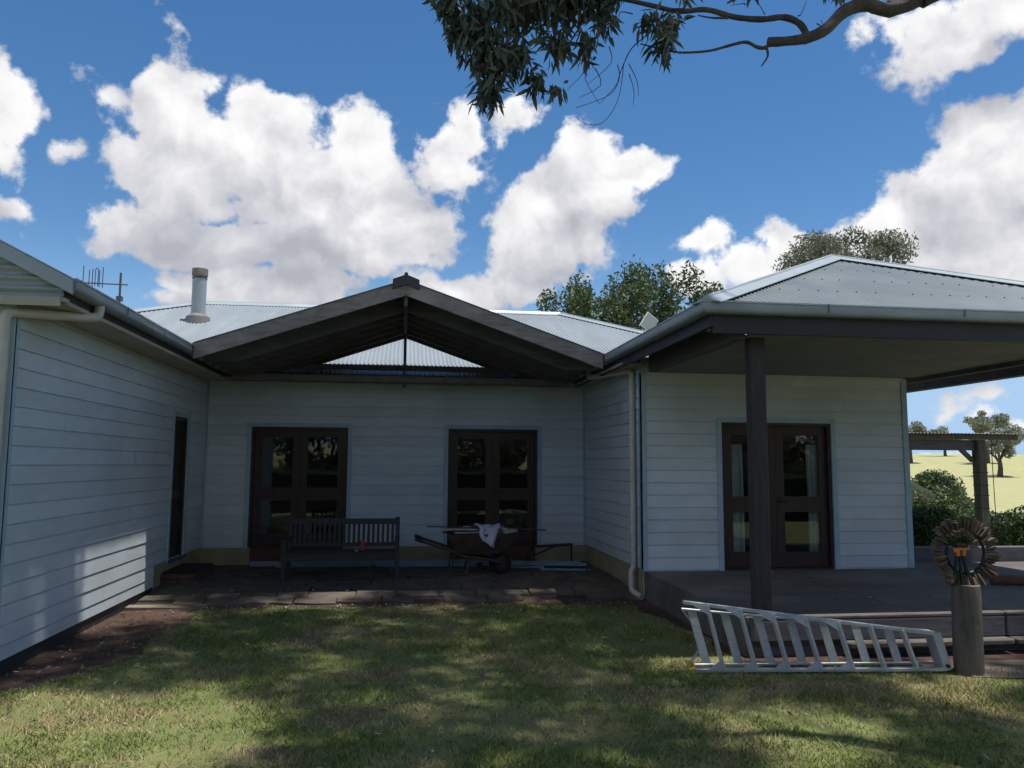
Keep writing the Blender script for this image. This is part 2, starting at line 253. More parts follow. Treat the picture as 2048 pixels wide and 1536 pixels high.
# ------------------------------------------------------------------ helpers
ROOT={}
def tag(o,label=None,cat=None,group=None,kind=None):
    if label: o['label']=label
    if cat: o['category']=cat
    if group: o['group']=group
    if kind: o['kind']=kind
    return o
def thing(name,label,cat,loc,group=None):
    o=bpy.data.objects.new(name,None); o.empty_display_size=.2; sc.collection.objects.link(o); o.location=loc; ROOT[o]=Vector(loc)
    return tag(o,label,cat,group)
class MB:
    def __init__(s): s.v=[]; s.f=[]
    def add(s,vs,fs):
        b=len(s.v); s.v+=[tuple(v) for v in vs]; s.f+=[tuple(b+i for i in f) for f in fs]; return s
    def box(s,x0,x1,y0,y1,z0,z1):
        x0,x1=sorted((x0,x1)); y0,y1=sorted((y0,y1)); z0,z1=sorted((z0,z1))
        return s.add([(x0,y0,z0),(x1,y0,z0),(x1,y1,z0),(x0,y1,z0),(x0,y0,z1),(x1,y0,z1),(x1,y1,z1),(x0,y1,z1)],
                     [(0,3,2,1),(4,5,6,7),(0,1,5,4),(1,2,6,5),(2,3,7,6),(3,0,4,7)])
    def bar(s,a,b,w,h,upv=(0,0,1)):
        """a rectangular bar from a to b, w across, h along upv"""
        a,b=Vector(a),Vector(b); d=(b-a).normalized(); u=Vector(upv); sd=d.cross(u)
        if sd.length<1e-5: sd=d.cross(Vector((1,0,0)))
        sd.normalize(); u=sd.cross(d).normalized(); sd=sd*w/2; u=u*h/2
        vs=[a-sd-u,a+sd-u,a+sd+u,a-sd+u,b-sd-u,b+sd-u,b+sd+u,b-sd+u]
        return s.add(vs,[(0,1,2,3),(7,6,5,4),(0,4,5,1),(1,5,6,2),(2,6,7,3),(3,7,4,0)])
    def tube(s,pts,rad,n=10,cap=True):
        pts=[Vector(p) for p in pts]
        if not hasattr(rad,'__len__'): rad=[rad]*len(pts)
        rings=[]; prev=None
        for i,p in enumerate(pts):
            d=(pts[min(i+1,len(pts)-1)]-pts[max(i-1,0)]).normalized()
            if prev is None:
                a=d.orthogonal().normalized()
            else:
                a=prev-d*prev.dot(d)
                a=a.normalized() if a.length>1e-6 else d.orthogonal().normalized()
            prev=a; b=d.cross(a); rings.append([p+(a*math.cos(2*math.pi*k/n)+b*math.sin(2*math.pi*k/n))*rad[i] for k in range(n)])
        vs=[v for r in rings for v in r]; fs=[]
        for i in range(len(pts)-1):
            for k in range(n): fs.append((i*n+k,i*n+(k+1)%n,(i+1)*n+(k+1)%n,(i+1)*n+k))
        if cap: fs.append(tuple(range(n-1,-1,-1))); fs.append(tuple((len(pts)-1)*n+k for k in range(n)))
        return s.add(vs,fs)
    def extrude(s,prof,fn0,fn1,closed=True):
        """prof: list of 2-D points; fn0/fn1 map a point to 3-D at either end"""
        n=len(prof); vs=[fn0(*p) for p in prof]+[fn1(*p) for p in prof]
        fs=[(i,(i+1)%n,n+(i+1)%n,n+i) for i in range(n if closed else n-1)]
        if closed: fs+=[tuple(range(n-1,-1,-1)),tuple(range(n,2*n))]
        return s.add(vs,fs)
    def xf(s,Mx): s.v=[tuple(Mx@Vector(v)) for v in s.v]; return s
    def build(s,name,mt,parent=None,smooth=False,bevel=0.0,label=None):
        off=Vector((0,0,0))
        if parent is not None:
            r=parent
            while r.parent is not None: r=r.parent
            off=ROOT.get(r,Vector((0,0,0)))
        me=bpy.data.meshes.new(name); me.from_pydata([(v[0]-off.x,v[1]-off.y,v[2]-off.z) for v in s.v],[],s.f)
        bm=bmesh.new(); bm.from_mesh(me)
        if bevel>0: bmesh.ops.bevel(bm,geom=list(bm.edges),offset=bevel,segments=1,affect='EDGES',clamp_overlap=True)
        bmesh.ops.recalc_face_normals(bm,faces=bm.faces); bm.to_mesh(me); bm.free()
        me.materials.append(M[mt] if isinstance(mt,str) else mt)
        if smooth:
            me.polygons.foreach_set('use_smooth',[True]*len(me.polygons)); me.set_sharp_from_angle(angle=math.radians(40))
        o=bpy.data.objects.new(name,me); sc.collection.objects.link(o)
        if parent is not None: o.parent=parent
        if label: o['label']=label
        return o
def arr_mesh(name,verts,nper,mt,parent=None,kind=None,smooth=False):
    """many separate small n-gons: verts (F*nper,3)"""
    off=Vector((0,0,0))
    if parent is not None:
        r=parent
        while r.parent is not None: r=r.parent
        off=ROOT.get(r,off)
    verts=np.asarray(verts,np.float32).reshape(-1,3)-np.array(off,np.float32)
    nv=len(verts); nf=nv//nper
    me=bpy.data.meshes.new(name); me.vertices.add(nv); me.vertices.foreach_set('co',verts.ravel())
    me.loops.add(nv); me.loops.foreach_set('vertex_index',np.arange(nv,dtype=np.int32))
    me.polygons.add(nf); me.polygons.foreach_set('loop_start',np.arange(0,nv,nper,dtype=np.int32)); me.polygons.foreach_set('loop_total',np.full(nf,nper,np.int32))
    me.update(calc_edges=True); me.materials.append(M[mt])
    o=bpy.data.objects.new(name,me); sc.collection.objects.link(o)
    if parent is not None: o.parent=parent
    if kind: o['kind']=kind
    return o
def unit(a): return a/np.maximum(np.linalg.norm(a,axis=-1,keepdims=True),1e-9)
def leaves(c,L,W,hang=0.0,flat=0.0):
    """leaf quads (diamond, lance-shaped) at centres c; hang pulls them down, flat lays them level"""
    n=len(c); d=rng.normal(size=(n,3)); d[:,2]=d[:,2]*(1-flat)-hang*2; d=unit(d)
    q=rng.normal(size=(n,3)); s=unit(np.cross(d,q)); L=L*rng.uniform(.7,1.3,(n,1)); W=W*rng.uniform(.7,1.3,(n,1))
    mid=c-d*L*.08
    return np.stack([c-d*L/2,mid+s*W/2,c+d*L/2,mid-s*W/2],1)
def blob(n,c,r,shell=.35):
    d=unit(rng.normal(size=(n,3))); rad=rng.uniform(shell,1,(n,1))**.6
    return np.array(c)+d*rad*np.array(r)
# ------------------------------------------------------------------ the ground
def hill(x,y):
    r=math.hypot(x,y); z=np.interp(r,[0,118,136,163,190,215,260,400,700,1500],[0,0,.5,2.7,4.2,5.1,5.3,2,0,-4])
    if r>60: z+=.5*math.sin(x*.021+1.3)*math.sin(y*.017)*min(1,(r-60)/80)
    if y<0: z*=1+.35*min(1,-y/60)
    return float(z)
def ground():
    rs=[0,3,6,9,12,16,20,26,34,44,56,70,85,100,112,120,128,136,145,154,163,172,182,192,205,218,235,255,280,320,380,460,560,680,850,1100,1500]
    n=96; vs=[(0,0,0)]; fs=[]
    for r in rs[1:]:
        for k in range(n):
            x,y=r*math.cos(2*math.pi*k/n),r*math.sin(2*math.pi*k/n); vs.append((x,y,hill(x,y)))
    for k in range(n): fs.append((0,1+k,1+(k+1)%n))
    for i in range(len(rs)-2):
        b=1+i*n
        for k in range(n): fs.append((b+k,b+n+k,b+n+(k+1)%n,b+(k+1)%n))
    o=MB().add(vs,fs).build('ground','field',smooth=True); o['kind']='structure'
ground()
def sheet(name,pts,z,mt):
    o=MB().add([(x,y,z) for x,y in pts],[tuple(range(len(pts)))]).build(name,mt); o['kind']='structure'; return o
sheet('lawn',[(-26,-12),(16,-12),(16,14.2),(8,14.2),(8,11.2),(-30,11.2)],.004,'lawn')
# soil along the left wing, and under the deck step
soil_edge=[(-3.3,6.85),(-2.95,7.15),(-2.75,7.5),(-2.62,7.9),(-2.50,8.5),(-2.56,9.1),(-2.42,9.7),(-2.52,10.3),(-2.62,10.72)]
def wob(p,k=3,a=.06):
    out=[]
    for i in range(len(p)-1):
        for j in range(k):
            t=j/k; out.append((p[i][0]*(1-t)+p[i+1][0]*t+random.uniform(-a,a),p[i][1]*(1-t)+p[i+1][1]*t+random.uniform(-a,a)))
    return out+[p[-1]]
sheet('soil_bed',[(-3.7,11.2),(-3.7,6.6)]+wob(soil_edge)+[(-2.6,11.2)],.010,'soil')
sheet('soil_strip',[(-2.7,11.0)]+wob([(-2.7,10.62),(-1.5,10.66),(-.3,10.6),(1,10.58),(2.2,10.5),(3.0,10.0),(3.25,8.6),(3.2,7.5),(3.3,7.1),(4.4,7.0),(5.2,6.85),(6.5,6.8),(9.5,6.9)],4,.07)+[(9.5,11.0)],.0085,'soil')
# patio of flags
pt=bpy.data.objects.new('patio',None); sc.collection.objects.link(pt); pt.location=(0,12.5,.1); ROOT[pt]=Vector((0,12.5,.1)); pt['kind']='structure'
MB().box(-3.45,3.31,11.9,14.28,-.05,.095).build('mortar_bed','joint',pt); MB().add([(-3.45,10.95,-.02),(3.31,10.95,-.02),(3.31,11.9,-.02),(-3.45,11.9,-.02),(-3.45,10.95,.012),(3.31,10.95,.012),(3.31,11.899,.094),(-3.45,11.899,.094)],[(0,3,2,1),(4,5,6,7),(0,1,5,4),(1,2,6,5),(2,3,7,6),(3,0,4,7)]).build('mortar_bed','joint',pt)
def pz(y): return .030+.088*min(1,max(0,(y-10.8)/1.1))
y=10.80; rowi=0
while y<14.25:
    d=random.uniform(.30,.36); x=-3.44+(rowi%2)*-.2
    while x<3.3:
        w_=random.uniform(.34,.66); x0,x1=max(x,-3.44),min(x+w_,3.3)
        if x1-x0>.08 and not (rowi==0 and random.random()<.12):
            g_=.008; j=lambda a=.006: random.uniform(-a,a); e=.06 if rowi==0 else .012
            q=[(x0+g_+j(.012),y+g_+j(e)),((x0+x1)/2+j(.05),y+g_+j(e)),(x1-g_+j(.012),y+g_+j(e)),(x1-g_+j(.01),min(y+d,14.27)-g_+j()),(x0+g_+j(.01),min(y+d,14.27)-g_+j())]
            t_=random.uniform(-.007,.007); vs=[(a,b,-.03) for a,b in q]+[(a,b,pz(b)+t_+random.uniform(-.004,.004)) for a,b in q]
            MB().add(vs,[(4,3,2,1,0),(5,6,7,8,9),(0,1,6,5),(1,2,7,6),(2,3,8,7),(3,4,9,8),(4,0,5,9)]).build('paver','paver',pt)
        x+=w_
    y+=d; rowi+=1
sl=MB().add([(-3.44,10.62,0),(-2.62,10.56,0),(-2.46,10.72,0),(-2.5,10.80,0),(-3.44,10.79,0),(-3.44,10.62,.05),(-2.62,10.57,.045),(-2.47,10.73,.045),(-2.5,10.79,.05),(-3.44,10.785,.055)],[(4,3,2,1,0),(5,6,7,8,9),(0,1,6,5),(1,2,7,6),(2,3,8,7),(3,4,9,8),(4,0,5,9)]).build('path_slab','slab'); sl['kind']='structure'
# verandah deck with sleeper edge and step
dk=bpy.data.objects.new('verandah_deck',None); sc.collection.objects.link(dk); dk.location=(6,9,0); ROOT[dk]=Vector((6,9,0)); dk['kind']='structure'
MB().box(3.33,11.5,7.48,10.80,-.02,.385).build('deck_slab','concrete',dk,bevel=.008)
MB().box(7.42,11.5,10.80,11.4,-.02,.383).build('deck_slab','concrete',dk)
for i,(a,b) in enumerate(((3.36,6.05),(6.065,9.1),(9.115,11.5))):
    MB().box(a,b,7.40,7.478,.16,.36+random.uniform(-.006,.006)).build('edge_sleeper','dark_timber',dk,bevel=.012)
    MB().box(a,b,7.40,7.477,.362,.402+random.uniform(-.004,.004)).build('edge_capping','worn_edge',dk,bevel=.012)
    MB().box(max(a+.02,4.3),b,7.28,7.478,.10,.157).build('step_sleeper','worn_edge',dk,bevel=.012)
MB().box(3.40,11.4,7.46,7.47,.0,.10).build('step_riser','dark_timber',dk)
for x_ in(5.2,7.4,9.5): MB().box(x_,x_+.007,7.50,10.78,.384,.3862).build('control_joint','joint',dk)
# ------------------------------------------------------------------ the house
XL,XR,YB,YR,XR2,YL=-3.459,3.319,14.30,10.804,7.376,7.41
PB=.1736
house=thing('weatherboard_house','white weatherboard house with grey corrugated iron roof round a courtyard','house',(0,14.3,.1))
def frame(kind):
    # returns f(u,n,z) -> world, u along the wall, n outwards
    return {'left':lambda u,n,z:(XL+n,u,z),'back':lambda u,n,z:(u,YB-n,z),'side':lambda u,n,z:(XR-n,u,z),'front':lambda u,n,z:(u,YR-n,z),'leftfront':lambda u,n,z:(u,YL-n,z)}[kind]
def fbox(mb,f,u0,u1,n0,n1,z0,z1):
    p=[f(u,n,z) for z in(z0,z1) for (u,n) in((u0,n0),(u1,n0),(u1,n1),(u0,n1))]
    return mb.add(p,[(0,3,2,1),(4,5,6,7),(0,1,5,4),(1,2,6,5),(2,3,7,6),(3,0,4,7)])
def boards(part,f,u0,u1,z0,z1,phase,openings=(),steps=()):
    k=math.floor((z0-phase)/PB)
    while phase+k*PB<z1:
        a,b=max(phase+k*PB,z0),min(phase+(k+1)*PB,z1); k+=1
        if b-a<.03: continue
        segs=[[u0,u1]]
        mid=(a+b)/2
        for (s0,s1,q0,q1) in list(openings)+list(steps):
            if q0<mid<q1:
                ns=[]
                for s in segs:
                    if s1<=s[0] or s0>=s[1]: ns.append(s)
                    else:
                        if s0-s[0]>.02: ns.append([s[0],s0])
                        if s[1]-s1>.02: ns.append([s1,s[1]])
                segs=ns
        ss=[]
        for s in segs:
            if s[1]-s[0]>2.6 and random.random()<.75:
                c=random.uniform(s[0]+.9,s[1]-.9); ss+=[[s[0],c],[c,s[1]]]
            else: ss.append(s)
        for s in ss:
            t=random.uniform(-.0012,.0012); lo_=a+.0015; hi_=min(b+.010,z1)
            lo_=a+.006; prof=[(0,lo_),(.0165+t,lo_),(.019+t,lo_+.003),(.0185+t,lo_+.010),(.012+t,b-.008),(.002,b-.007),(.003,hi_),(0,hi_)]
            e0,e1=s[0]+.0015,s[1]-.0015
            MB().extrude(prof,lambda n,z:f(e0,n,z),lambda n,z:f(e1,n,z)).build('weatherboard','paint',part)
def wall_with_holes(name,f,u0,u1,z0,z1,holes,thick=.10):
    mb=MB(); us=sorted({u0,u1,*[h[0] for h in holes],*[h[1] for h in holes]})
    for a,b in zip(us[:-1],us[1:]):
        h=[q for q in holes if q[0]<=a+1e-6 and q[1]>=b-1e-6]
        if h:
            if h[0][3]<z1: fbox(mb,f,a,b,-thick,0,h[0][3],z1)
            if h[0][2]>z0: fbox(mb,f,a,b,-thick,0,z0,h[0][2])
        else: fbox(mb,f,a,b,-thick,0,z0,z1)
    return mb.build(name,'paint',house)
D1=(-2.672,-1.009,.40,2.50); D2=(.774,2.411,.40,2.50); D3=(4.498,6.174,.385,2.48); D4=(12.38,13.16,.42,2.56)
aw=.075
def cut(d): return (d[0]-aw,d[1]+aw,d[2]-.5,d[3]+aw)
fL,fB,fS,fF=frame('left'),frame('back'),frame('side'),frame('front')
wl=wall_with_holes('left_wall',fL,YL,YB+.1,-.05,3.4,[D4]); wb=wall_with_holes('back_wall',fB,XL-.1,XR+.1,-.05,3.5,[D1,D2])
ws=wall_with_holes('side_wall',fS,YR+.1,YB,-.05,3.4,[]); wf=wall_with_holes('front_wall',fF,XR,XR2,.0,3.4,[D3])
boards(wl,fL,YL+.06,YB,.13,3.27,3.036-.1736*20,[cut(D4)],[(11.74,15,0,.42)])
boards(wb,fB,XL,XR,.41,3.30,3.036-.1736*20,[cut(D1),cut(D2)])
boards(ws,fS,YR+.06,YB,.41,3.27,2.480-.1736*20)
boards(wf,fF,XR+.06,XR2-.06,.39,3.16,2.480-.1736*20,[cut(D3)])
fbox(MB(),fB,XL,XR,.0,.012,.0,.405).build('plinth','plinth',house)
fbox(MB(),fS,YR,YB,.0,.012,.0,.405).build('plinth','plinth',house)
fbox(MB(),fL,11.74,YB,.0,.012,.0,.415).build('plinth','plinth',house)
fbox(MB(),fL,YL,11.74,-.06,.002,-.05,.13).build('gap_shade','gutter_dark',house)  # solid dark strip painted as the shade of a gap under the boards
# other outside walls and the rooms behind the glass
mb=MB(); mb.box(XR2-.1,XR2,YR+.1,19,0,3.2).build('end_wall','paint',house)
gw=MB().box(-9.5,XL-.001,YL,YL+.1,-.05,3.4).build('gable_wall','paint',house); boards(gw,frame('leftfront'),-9.5,XL-.07,.13,3.24,3.036-.1736*20)
mb=MB(); mb.box(-9.6,-9.5,YL,20,.0,3.4); mb.box(-9.5,8,25.9,26,0,3.4); mb.box(-9.6,-9.5,20,26,0,3.4); mb.box(XR2-.1,XR2,19,26,0,3.4); mb.build('rear_wall','paint',house)
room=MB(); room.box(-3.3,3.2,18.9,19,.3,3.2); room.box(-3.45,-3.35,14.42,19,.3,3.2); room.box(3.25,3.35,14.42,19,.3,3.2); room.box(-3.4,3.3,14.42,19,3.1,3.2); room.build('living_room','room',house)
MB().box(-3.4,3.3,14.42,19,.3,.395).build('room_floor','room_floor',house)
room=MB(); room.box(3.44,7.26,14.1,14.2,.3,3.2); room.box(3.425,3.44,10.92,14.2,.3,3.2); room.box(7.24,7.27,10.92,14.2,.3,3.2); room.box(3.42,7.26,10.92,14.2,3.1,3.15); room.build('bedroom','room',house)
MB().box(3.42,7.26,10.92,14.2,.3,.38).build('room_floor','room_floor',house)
# trims
def trim(f,u0,u1,n1,z0,z1,nm='corner_trim'): fbox(MB(),f,u0,u1,.0,n1,z0,z1).build(nm,'trim',house,bevel=.003)
trim(fL,YL-.028,YL+.06,.028,.13,3.25); trim(frame('leftfront'),XL-.07,XL+.028,.029,.13,3.25)
trim(fB,XL+.024,XL+.052,.03,.41,3.28); trim(fB,XR-.052,XR-.024,.03,.41,3.28)
trim(fS,YR-.029,YR+.06,.028,.41,3.25); trim(fF,XR-.028,XR+.06,.029,.39,3.165); trim(fF,XR2-.06,XR2+.028,.029,.39,3.165)
fbox(MB(),fF,XR+.06,XR2-.06,0,.035,3.13,3.175).build('ceiling_bead','paint',house)
# doors
def french(f,d,label,handle_side=0):
    u0,u1,z0,z1=d; w_=.045
    mb=MB(); fbox(mb,f,u0,u0+w_,-.12,.0,z0,z1); fbox(mb,f,u1-w_,u1,-.12,.0,z0,z1); fbox(mb,f,u0+w_,u1-w_,-.12,.0,z1-w_,z1); fbox(mb,f,u0+w_,u1-w_,-.13,.03,z0-.03,z0+.025)
    dr=mb.build('french_door','door',house,label=label)
    c=(u0+u1)/2; rec=-.055
    for a,b in((u0+w_+.003,c-.002),(c+.002,u1-w_-.003)):
        zb,zt=z0+.03,z1-w_-.004; st=.115; rails=[(zb,zb+.20),(z0+.825,z0+1.02),(zt-.115,zt)]
        lf=MB(); fbox(lf,f,a,a+st,rec-.04,rec,zb,zt); fbox(lf,f,b-st,b,rec-.04,rec,zb,zt)
        for q0,q1 in rails: fbox(lf,f,a+st,b-st,rec-.038,rec-.002,q0,q1)
        lf.build('door_leaf','door',dr)
        bd=MB()
        for q0,q1 in((rails[0][1],rails[1][0]),(rails[1][1],rails[2][0])):
            fbox(MB(),f,a+st-.004,b-st+.004,rec-.024,rec-.018,q0-.004,q1+.004).build('pane','glass',dr)
            for e in((a+st,a+st+.014,q0,q1),(b-st-.014,b-st,q0,q1),(a+st+.014,b-st-.014,q0,q0+.014),(a+st+.014,b-st-.014,q1-.014,q1)): fbox(bd,f,e[0],e[1],rec-.017,rec-.006,e[2],e[3])
        bd.build('glazing_bead','door',dr)
    hd=MB(); uc=c+.05; fbox(hd,f,uc-.018,uc+.018,rec,rec+.006,z0+.87,z0+1.07)
    p0=Vector(f(uc,rec+.006,z0+.97)); p1=Vector(f(uc,rec+.05,z0+.97)); p2=Vector(f(uc+.10,rec+.052,z0+.965)); hd.tube([p0,p1],.010,8); hd.tube([p1,p2],.009,8)
    hd.build('handle','black',dr,smooth=True)
    ar=MB(); fbox(ar,f,u0-aw,u0,-.0,.03,z0-.01,z1+aw); ar.build('architrave','trim',dr,bevel=.003)
    ar=MB(); fbox(ar,f,u1,u1+aw,-.0,.03,z0-.01,z1+aw); ar.build('architrave','trim',dr,bevel=.003)
    ar=MB(); fbox(ar,f,u0,u1,-.0,.0295,z1,z1+aw); ar.build('architrave','trim',dr,bevel=.003)
    return dr
french(fB,D1,'dark timber french door behind the bench'); french(fB,D2,'dark timber french door behind the wheelbarrow'); french(fF,D3,'dark timber french door with white curtains on the verandah')
mb=MB(); fbox(mb,fB,-2.62,-1.06,.013,.06,.12,.395).build('door_step','brick',house,bevel=.006)
mb=MB(); fbox(mb,fB,.83,2.36,.013,.06,.12,.395).build('door_step','brick',house,bevel=.006)
# screen door at the end of the left wing
mb=MB(); u0,u1,z0,z1=D4
fbox(mb,fL,u0,u0+.05,-.1,0,z0,z1); fbox(mb,fL,u1-.05,u1,-.1,0,z0,z1); fbox(mb,fL,u0+.05,u1-.05,-.1,0,z1-.05,z1)
sd_=mb.build('screen_door','door',house,label='dark screen door at the inner end of the left wing')
fbox(MB(),fL,u0+.05,u1-.05,-.06,-.05,z0,z1-.05).build('screen_mesh','screen',sd_)
mb=MB(); fbox(mb,fL,u0+.05,u1-.05,-.049,-.035,z0+.9,z0+1.0); fbox(mb,fL,u0+.05,u1-.05,-.049,-.035,z0,z0+.15); mb.build('mesh_rail','door',sd_)
fbox(MB(),fL,u0-aw,u0,0,.03,z0-.03,z1+aw).build('architrave','trim',sd_,bevel=.003); fbox(MB(),fL,u1,u1+aw,0,.03,z0-.03,z1+aw).build('architrave','trim',sd_,bevel=.003); fbox(MB(),fL,u0,u1,0,.0295,z1,z1+aw).build('architrave','trim',sd_,bevel=.003)
fbox(MB(),fL,u0-.05,u1+.05,.0,.06,z0-.04,z0-.002).build('door_sill','dark_timber',sd_)
# ---------------- roofs
WV=.0762
def corrugated(name,parent,mt,P0,A,S,L,y0,y1,amp=.0085,thick=True,wave=WV):
    """ribs run along S; u along A in 0..L; y0(u)..y1(u) along S"""
    P0,A,S=Vector(P0),Vector(A).normalized(),Vector(S).normalized(); Nn=A.cross(S).normalized()
    if Nn.z<0: Nn=-Nn
    n=int(L/wave*8)+1; vs=[]; fs=[]; j=0
    for i in range(n+1):
        u=L*i/n; a,b=y0(u),y1(u)
        h=amp*math.cos(2*math.pi*u/wave)
        p=P0+A*u+Nn*h
        vs+=[p+S*a,p+S*max(b,a+.001)]
    for i in range(n): fs.append((2*i,2*i+2,2*i+3,2*i+1))
    return MB().add(vs,fs).build(name,mt,parent,smooth=True)
k4=.40; ca=1/math.sqrt(1+k4*k4); EY,EZ=13.70,3.395
RY=19.42; RZ=EZ+k4*(RY-EY); RX0,RX1=-4.88,3.86
S=(0,1,k4); sl=(RY-EY)/ca
def my1(u):
    x=-9.9+u
    if x<RX0: return max(0,(RY-EY-(RX0-x)*1.05))/ca
    if x>RX1: return max(0,(RY-EY-(x-RX1)*1.18))/ca
    return sl
mr_=corrugated('main_roof',house,'zinc',(-9.9,EY,EZ),(1,0,0),S,18.4,lambda u:0,my1)
corrugated('roof_rear',mr_,'zinc',(-9.9,25.1,EZ),(1,0,0),(0,-1,k4),18.4,lambda u:0,my1,wave=.3,amp=.012)
cap=lambda a,b,w=.17: MB().tube([a,b],.03,8).bar(Vector(a)+Vector((0,0,-.012)),Vector(b)+Vector((0,0,-.012)),2*w,.006)
def capping(name,a,b,w=.15,drop=.06,parent=None,mt='flash'):
    a,b=Vector(a),Vector(b); d=(b-a).normalized(); sd=d.cross(Vector((0,0,1))).normalized(); u=Vector((0,0,1))
    prof=[(-w,-drop),(-.028,.006),(-.02,.024),(0,.032),(.02,.024),(.028,.006),(w,-drop),(w,-drop-.008),(.0,-.01),(-w,-drop-.008)]
    return MB().extrude(prof,lambda s,h:a+sd*s+u*h,lambda s,h:b+sd*s+u*h).build(name,mt,parent or house,smooth=True)
capping('ridge_capping',(RX0,RY,RZ+.03),(RX1,RY,RZ+.03),drop=.075); capping('hip_capping',(RX0,RY,RZ+.03),(RX0-4.4,RY-4.4*1.05,RZ-4.4*1.05*k4+.03),drop=.04); capping('hip_capping',(RX1,RY,RZ+.03),(RX1+3.2,RY-3.2*1.18,RZ-3.2*1.18*k4+.03),drop=.04)
# left wing: gable roof, ridge runs into the house
kl=.52; cl=1/math.sqrt(1+kl*kl)
corrugated('left_wing_roof',house,'zinc',(-2.97,7.30,3.47),(0,1,0),(-1,0,kl),9,lambda u:0,lambda u:3.3/cl)
corrugated('left_wing_roof',house,'zinc',(-9.57,7.30,3.47),(0,1,0),(1,0,kl),9,lambda u:0,lambda u:3.3/cl)
bz=lambda x:3.455+kl*(-2.93-x)
MB().extrude([(-2.93,bz(-2.93)-.13),(-2.93,bz(-2.93)),(-6.27,bz(-6.27)),(-6.27,bz(-6.27)-.13)],lambda x,z:(x,7.235,z),lambda x,z:(x,7.275,z)).build('barge_capping','flash',house)
MB().extrude([(-2.96,bz(-2.96)+.004),(-2.96,bz(-2.96)+.016),(-6.27,bz(-6.27)+.016),(-6.27,bz(-6.27)+.004)],lambda x,z:(x,7.23,z),lambda x,z:(x,7.42,z)).build('barge_top','flash',house)
# corrugated infill of that gable: ribs run level
vs=[];fs=[];zz=3.30;n=0
while zz<4.95:
    xr=max(-6.27,min(-3.02,-2.93-(zz-3.455+.10)/kl-.0)); vs+=[(xr,7.295+.012*math.cos(2*math.pi*zz/.09),zz),(-6.27,7.295+.012*math.cos(2*math.pi*zz/.09),zz)]
    if n: fs.append((2*n-2,2*n-1,2*n+1,2*n))
    n+=1; zz+=.09/8
MB().add(vs,fs).build('gable_infill','zinc',house,smooth=True)
MB().box(-6.3,-3.0,7.285,YL-.03,3.262,3.298).build('soffit','soffit',house)
MB().box(-6.3,-3.03,7.262,7.283,3.22,3.30).build('fascia','soffit',house)
MB().box(XL+.0,-3.035,7.29,13.9,3.262,3.296).build('soffit','soffit',house)
MB().box(XR,2.995,10.6,13.9,3.262,3.296).build('soffit','soffit',house)
MB().box(XL,XR,13.74,YB,3.302,3.33).build('soffit','soffit',house)
# gutters: quad profile, o outwards from the fascia
GP=[(0,.0),(.085,.0),(.105,.012),(.113,.035),(.113,.095),(.122,.10),(.122,.116),(.108,.116),(.106,.04),(.08,.008),(0,.006)]
def gutter(f0,f1,mt='gutter'):
    return MB().extrude(GP,f0,f1).build('gutter',mt,house,smooth=True)
gz=3.365
gl=gutter(lambda o,h:(-3.035+o,7.30,gz+h),lambda o,h:(-3.035+o,13.58+.12-o,gz+h)); MB().add([(-3.035,7.298,gz),(-2.93,7.298,gz),(-2.915,7.298,gz+.035),(-2.915,7.298,gz+.112),(-3.035,7.298,gz+.112)],[(0,1,2,3,4)]).build('stop_end','flash',gl)
gr=gutter(lambda o,h:(2.995-o,7.41-o,gz+h),lambda o,h:(2.995-o,13.58+.12-o,gz+h))
gf=gutter(lambda o,h:(2.995-o,7.41-o,gz+h),lambda o,h:(9.36+o,7.41-o,gz+h))
gx=gutter(lambda o,h:(9.36+o,7.41-o,gz+h),lambda o,h:(9.36+o,15,gz+h))
gb=gutter(lambda o,h:(-2.9,13.72-o,3.25+h),lambda o,h:(2.87,13.72-o,3.25+h),'lead')
for y_ in (8.6,9.9): MB().box(-2.917,-2.909,y_,y_+.010,gz+.03,gz+.118).build('gutter_joint','lead',gl)
for x_ in (4.2,5.7,7.3): MB().box(x_,x_+.012,7.284,7.298,gz+.03,gz+.118).build('gutter_joint','lead',gf)
MB().box(-3.075,-3.037,7.31,13.7,3.30,3.475).build('fascia','gutter_dark',house); MB().box(2.997,3.035,7.415,13.7,3.24,3.475).build('fascia','gutter_dark',house); MB().box(3.036,9.32,7.413,7.45,3.178,3.475).build('fascia','gutter_dark',house); MB().box(9.321,9.358,7.45,15,3.24,3.475).build('fascia','gutter_dark',house); MB().box(-2.9,2.87,13.721,13.745,3.26,3.385).build('fascia','gutter_dark',house)
# right wing: hip roof
kr=.44; cr_=1/math.sqrt(1+kr*kr); X0,X1,Y0=2.93,9.42,7.345; AX=(X0+X1)/2; T=AX-X0; Z0=3.475
rw=corrugated('right_wing_roof',house,'zinc_shaded',(X0,Y0,Z0),(1,0,0),(0,1,kr),X1-X0,lambda u:0,lambda u:min(u,X1-X0-u)/cr_)
corrugated('right_wing_roof',house,'zinc',(X0,Y0,Z0),(0,1,0),(1,0,kr),7.5,lambda u:0,lambda u:min(u,T)/cr_)
corrugated('right_wing_roof',house,'zinc_shaded',(X1,Y0,Z0),(0,1,0),(-1,0,kr),7.5,lambda u:0,lambda u:min(u,T)/cr_)
AZ=Z0+T*kr
capping('hip_capping',(X0-.01,Y0-.01,Z0+.03),(AX,Y0+T,AZ+.035),w=.17,drop=.05); capping('hip_capping',(X1+.01,Y0-.01,Z0+.03),(AX,Y0+T,AZ+.035),w=.17,drop=.05); capping('ridge_capping',(AX,Y0+T,AZ+.035),(AX,Y0+7.4,AZ+.035),w=.16,drop=.07)
sm=MB()
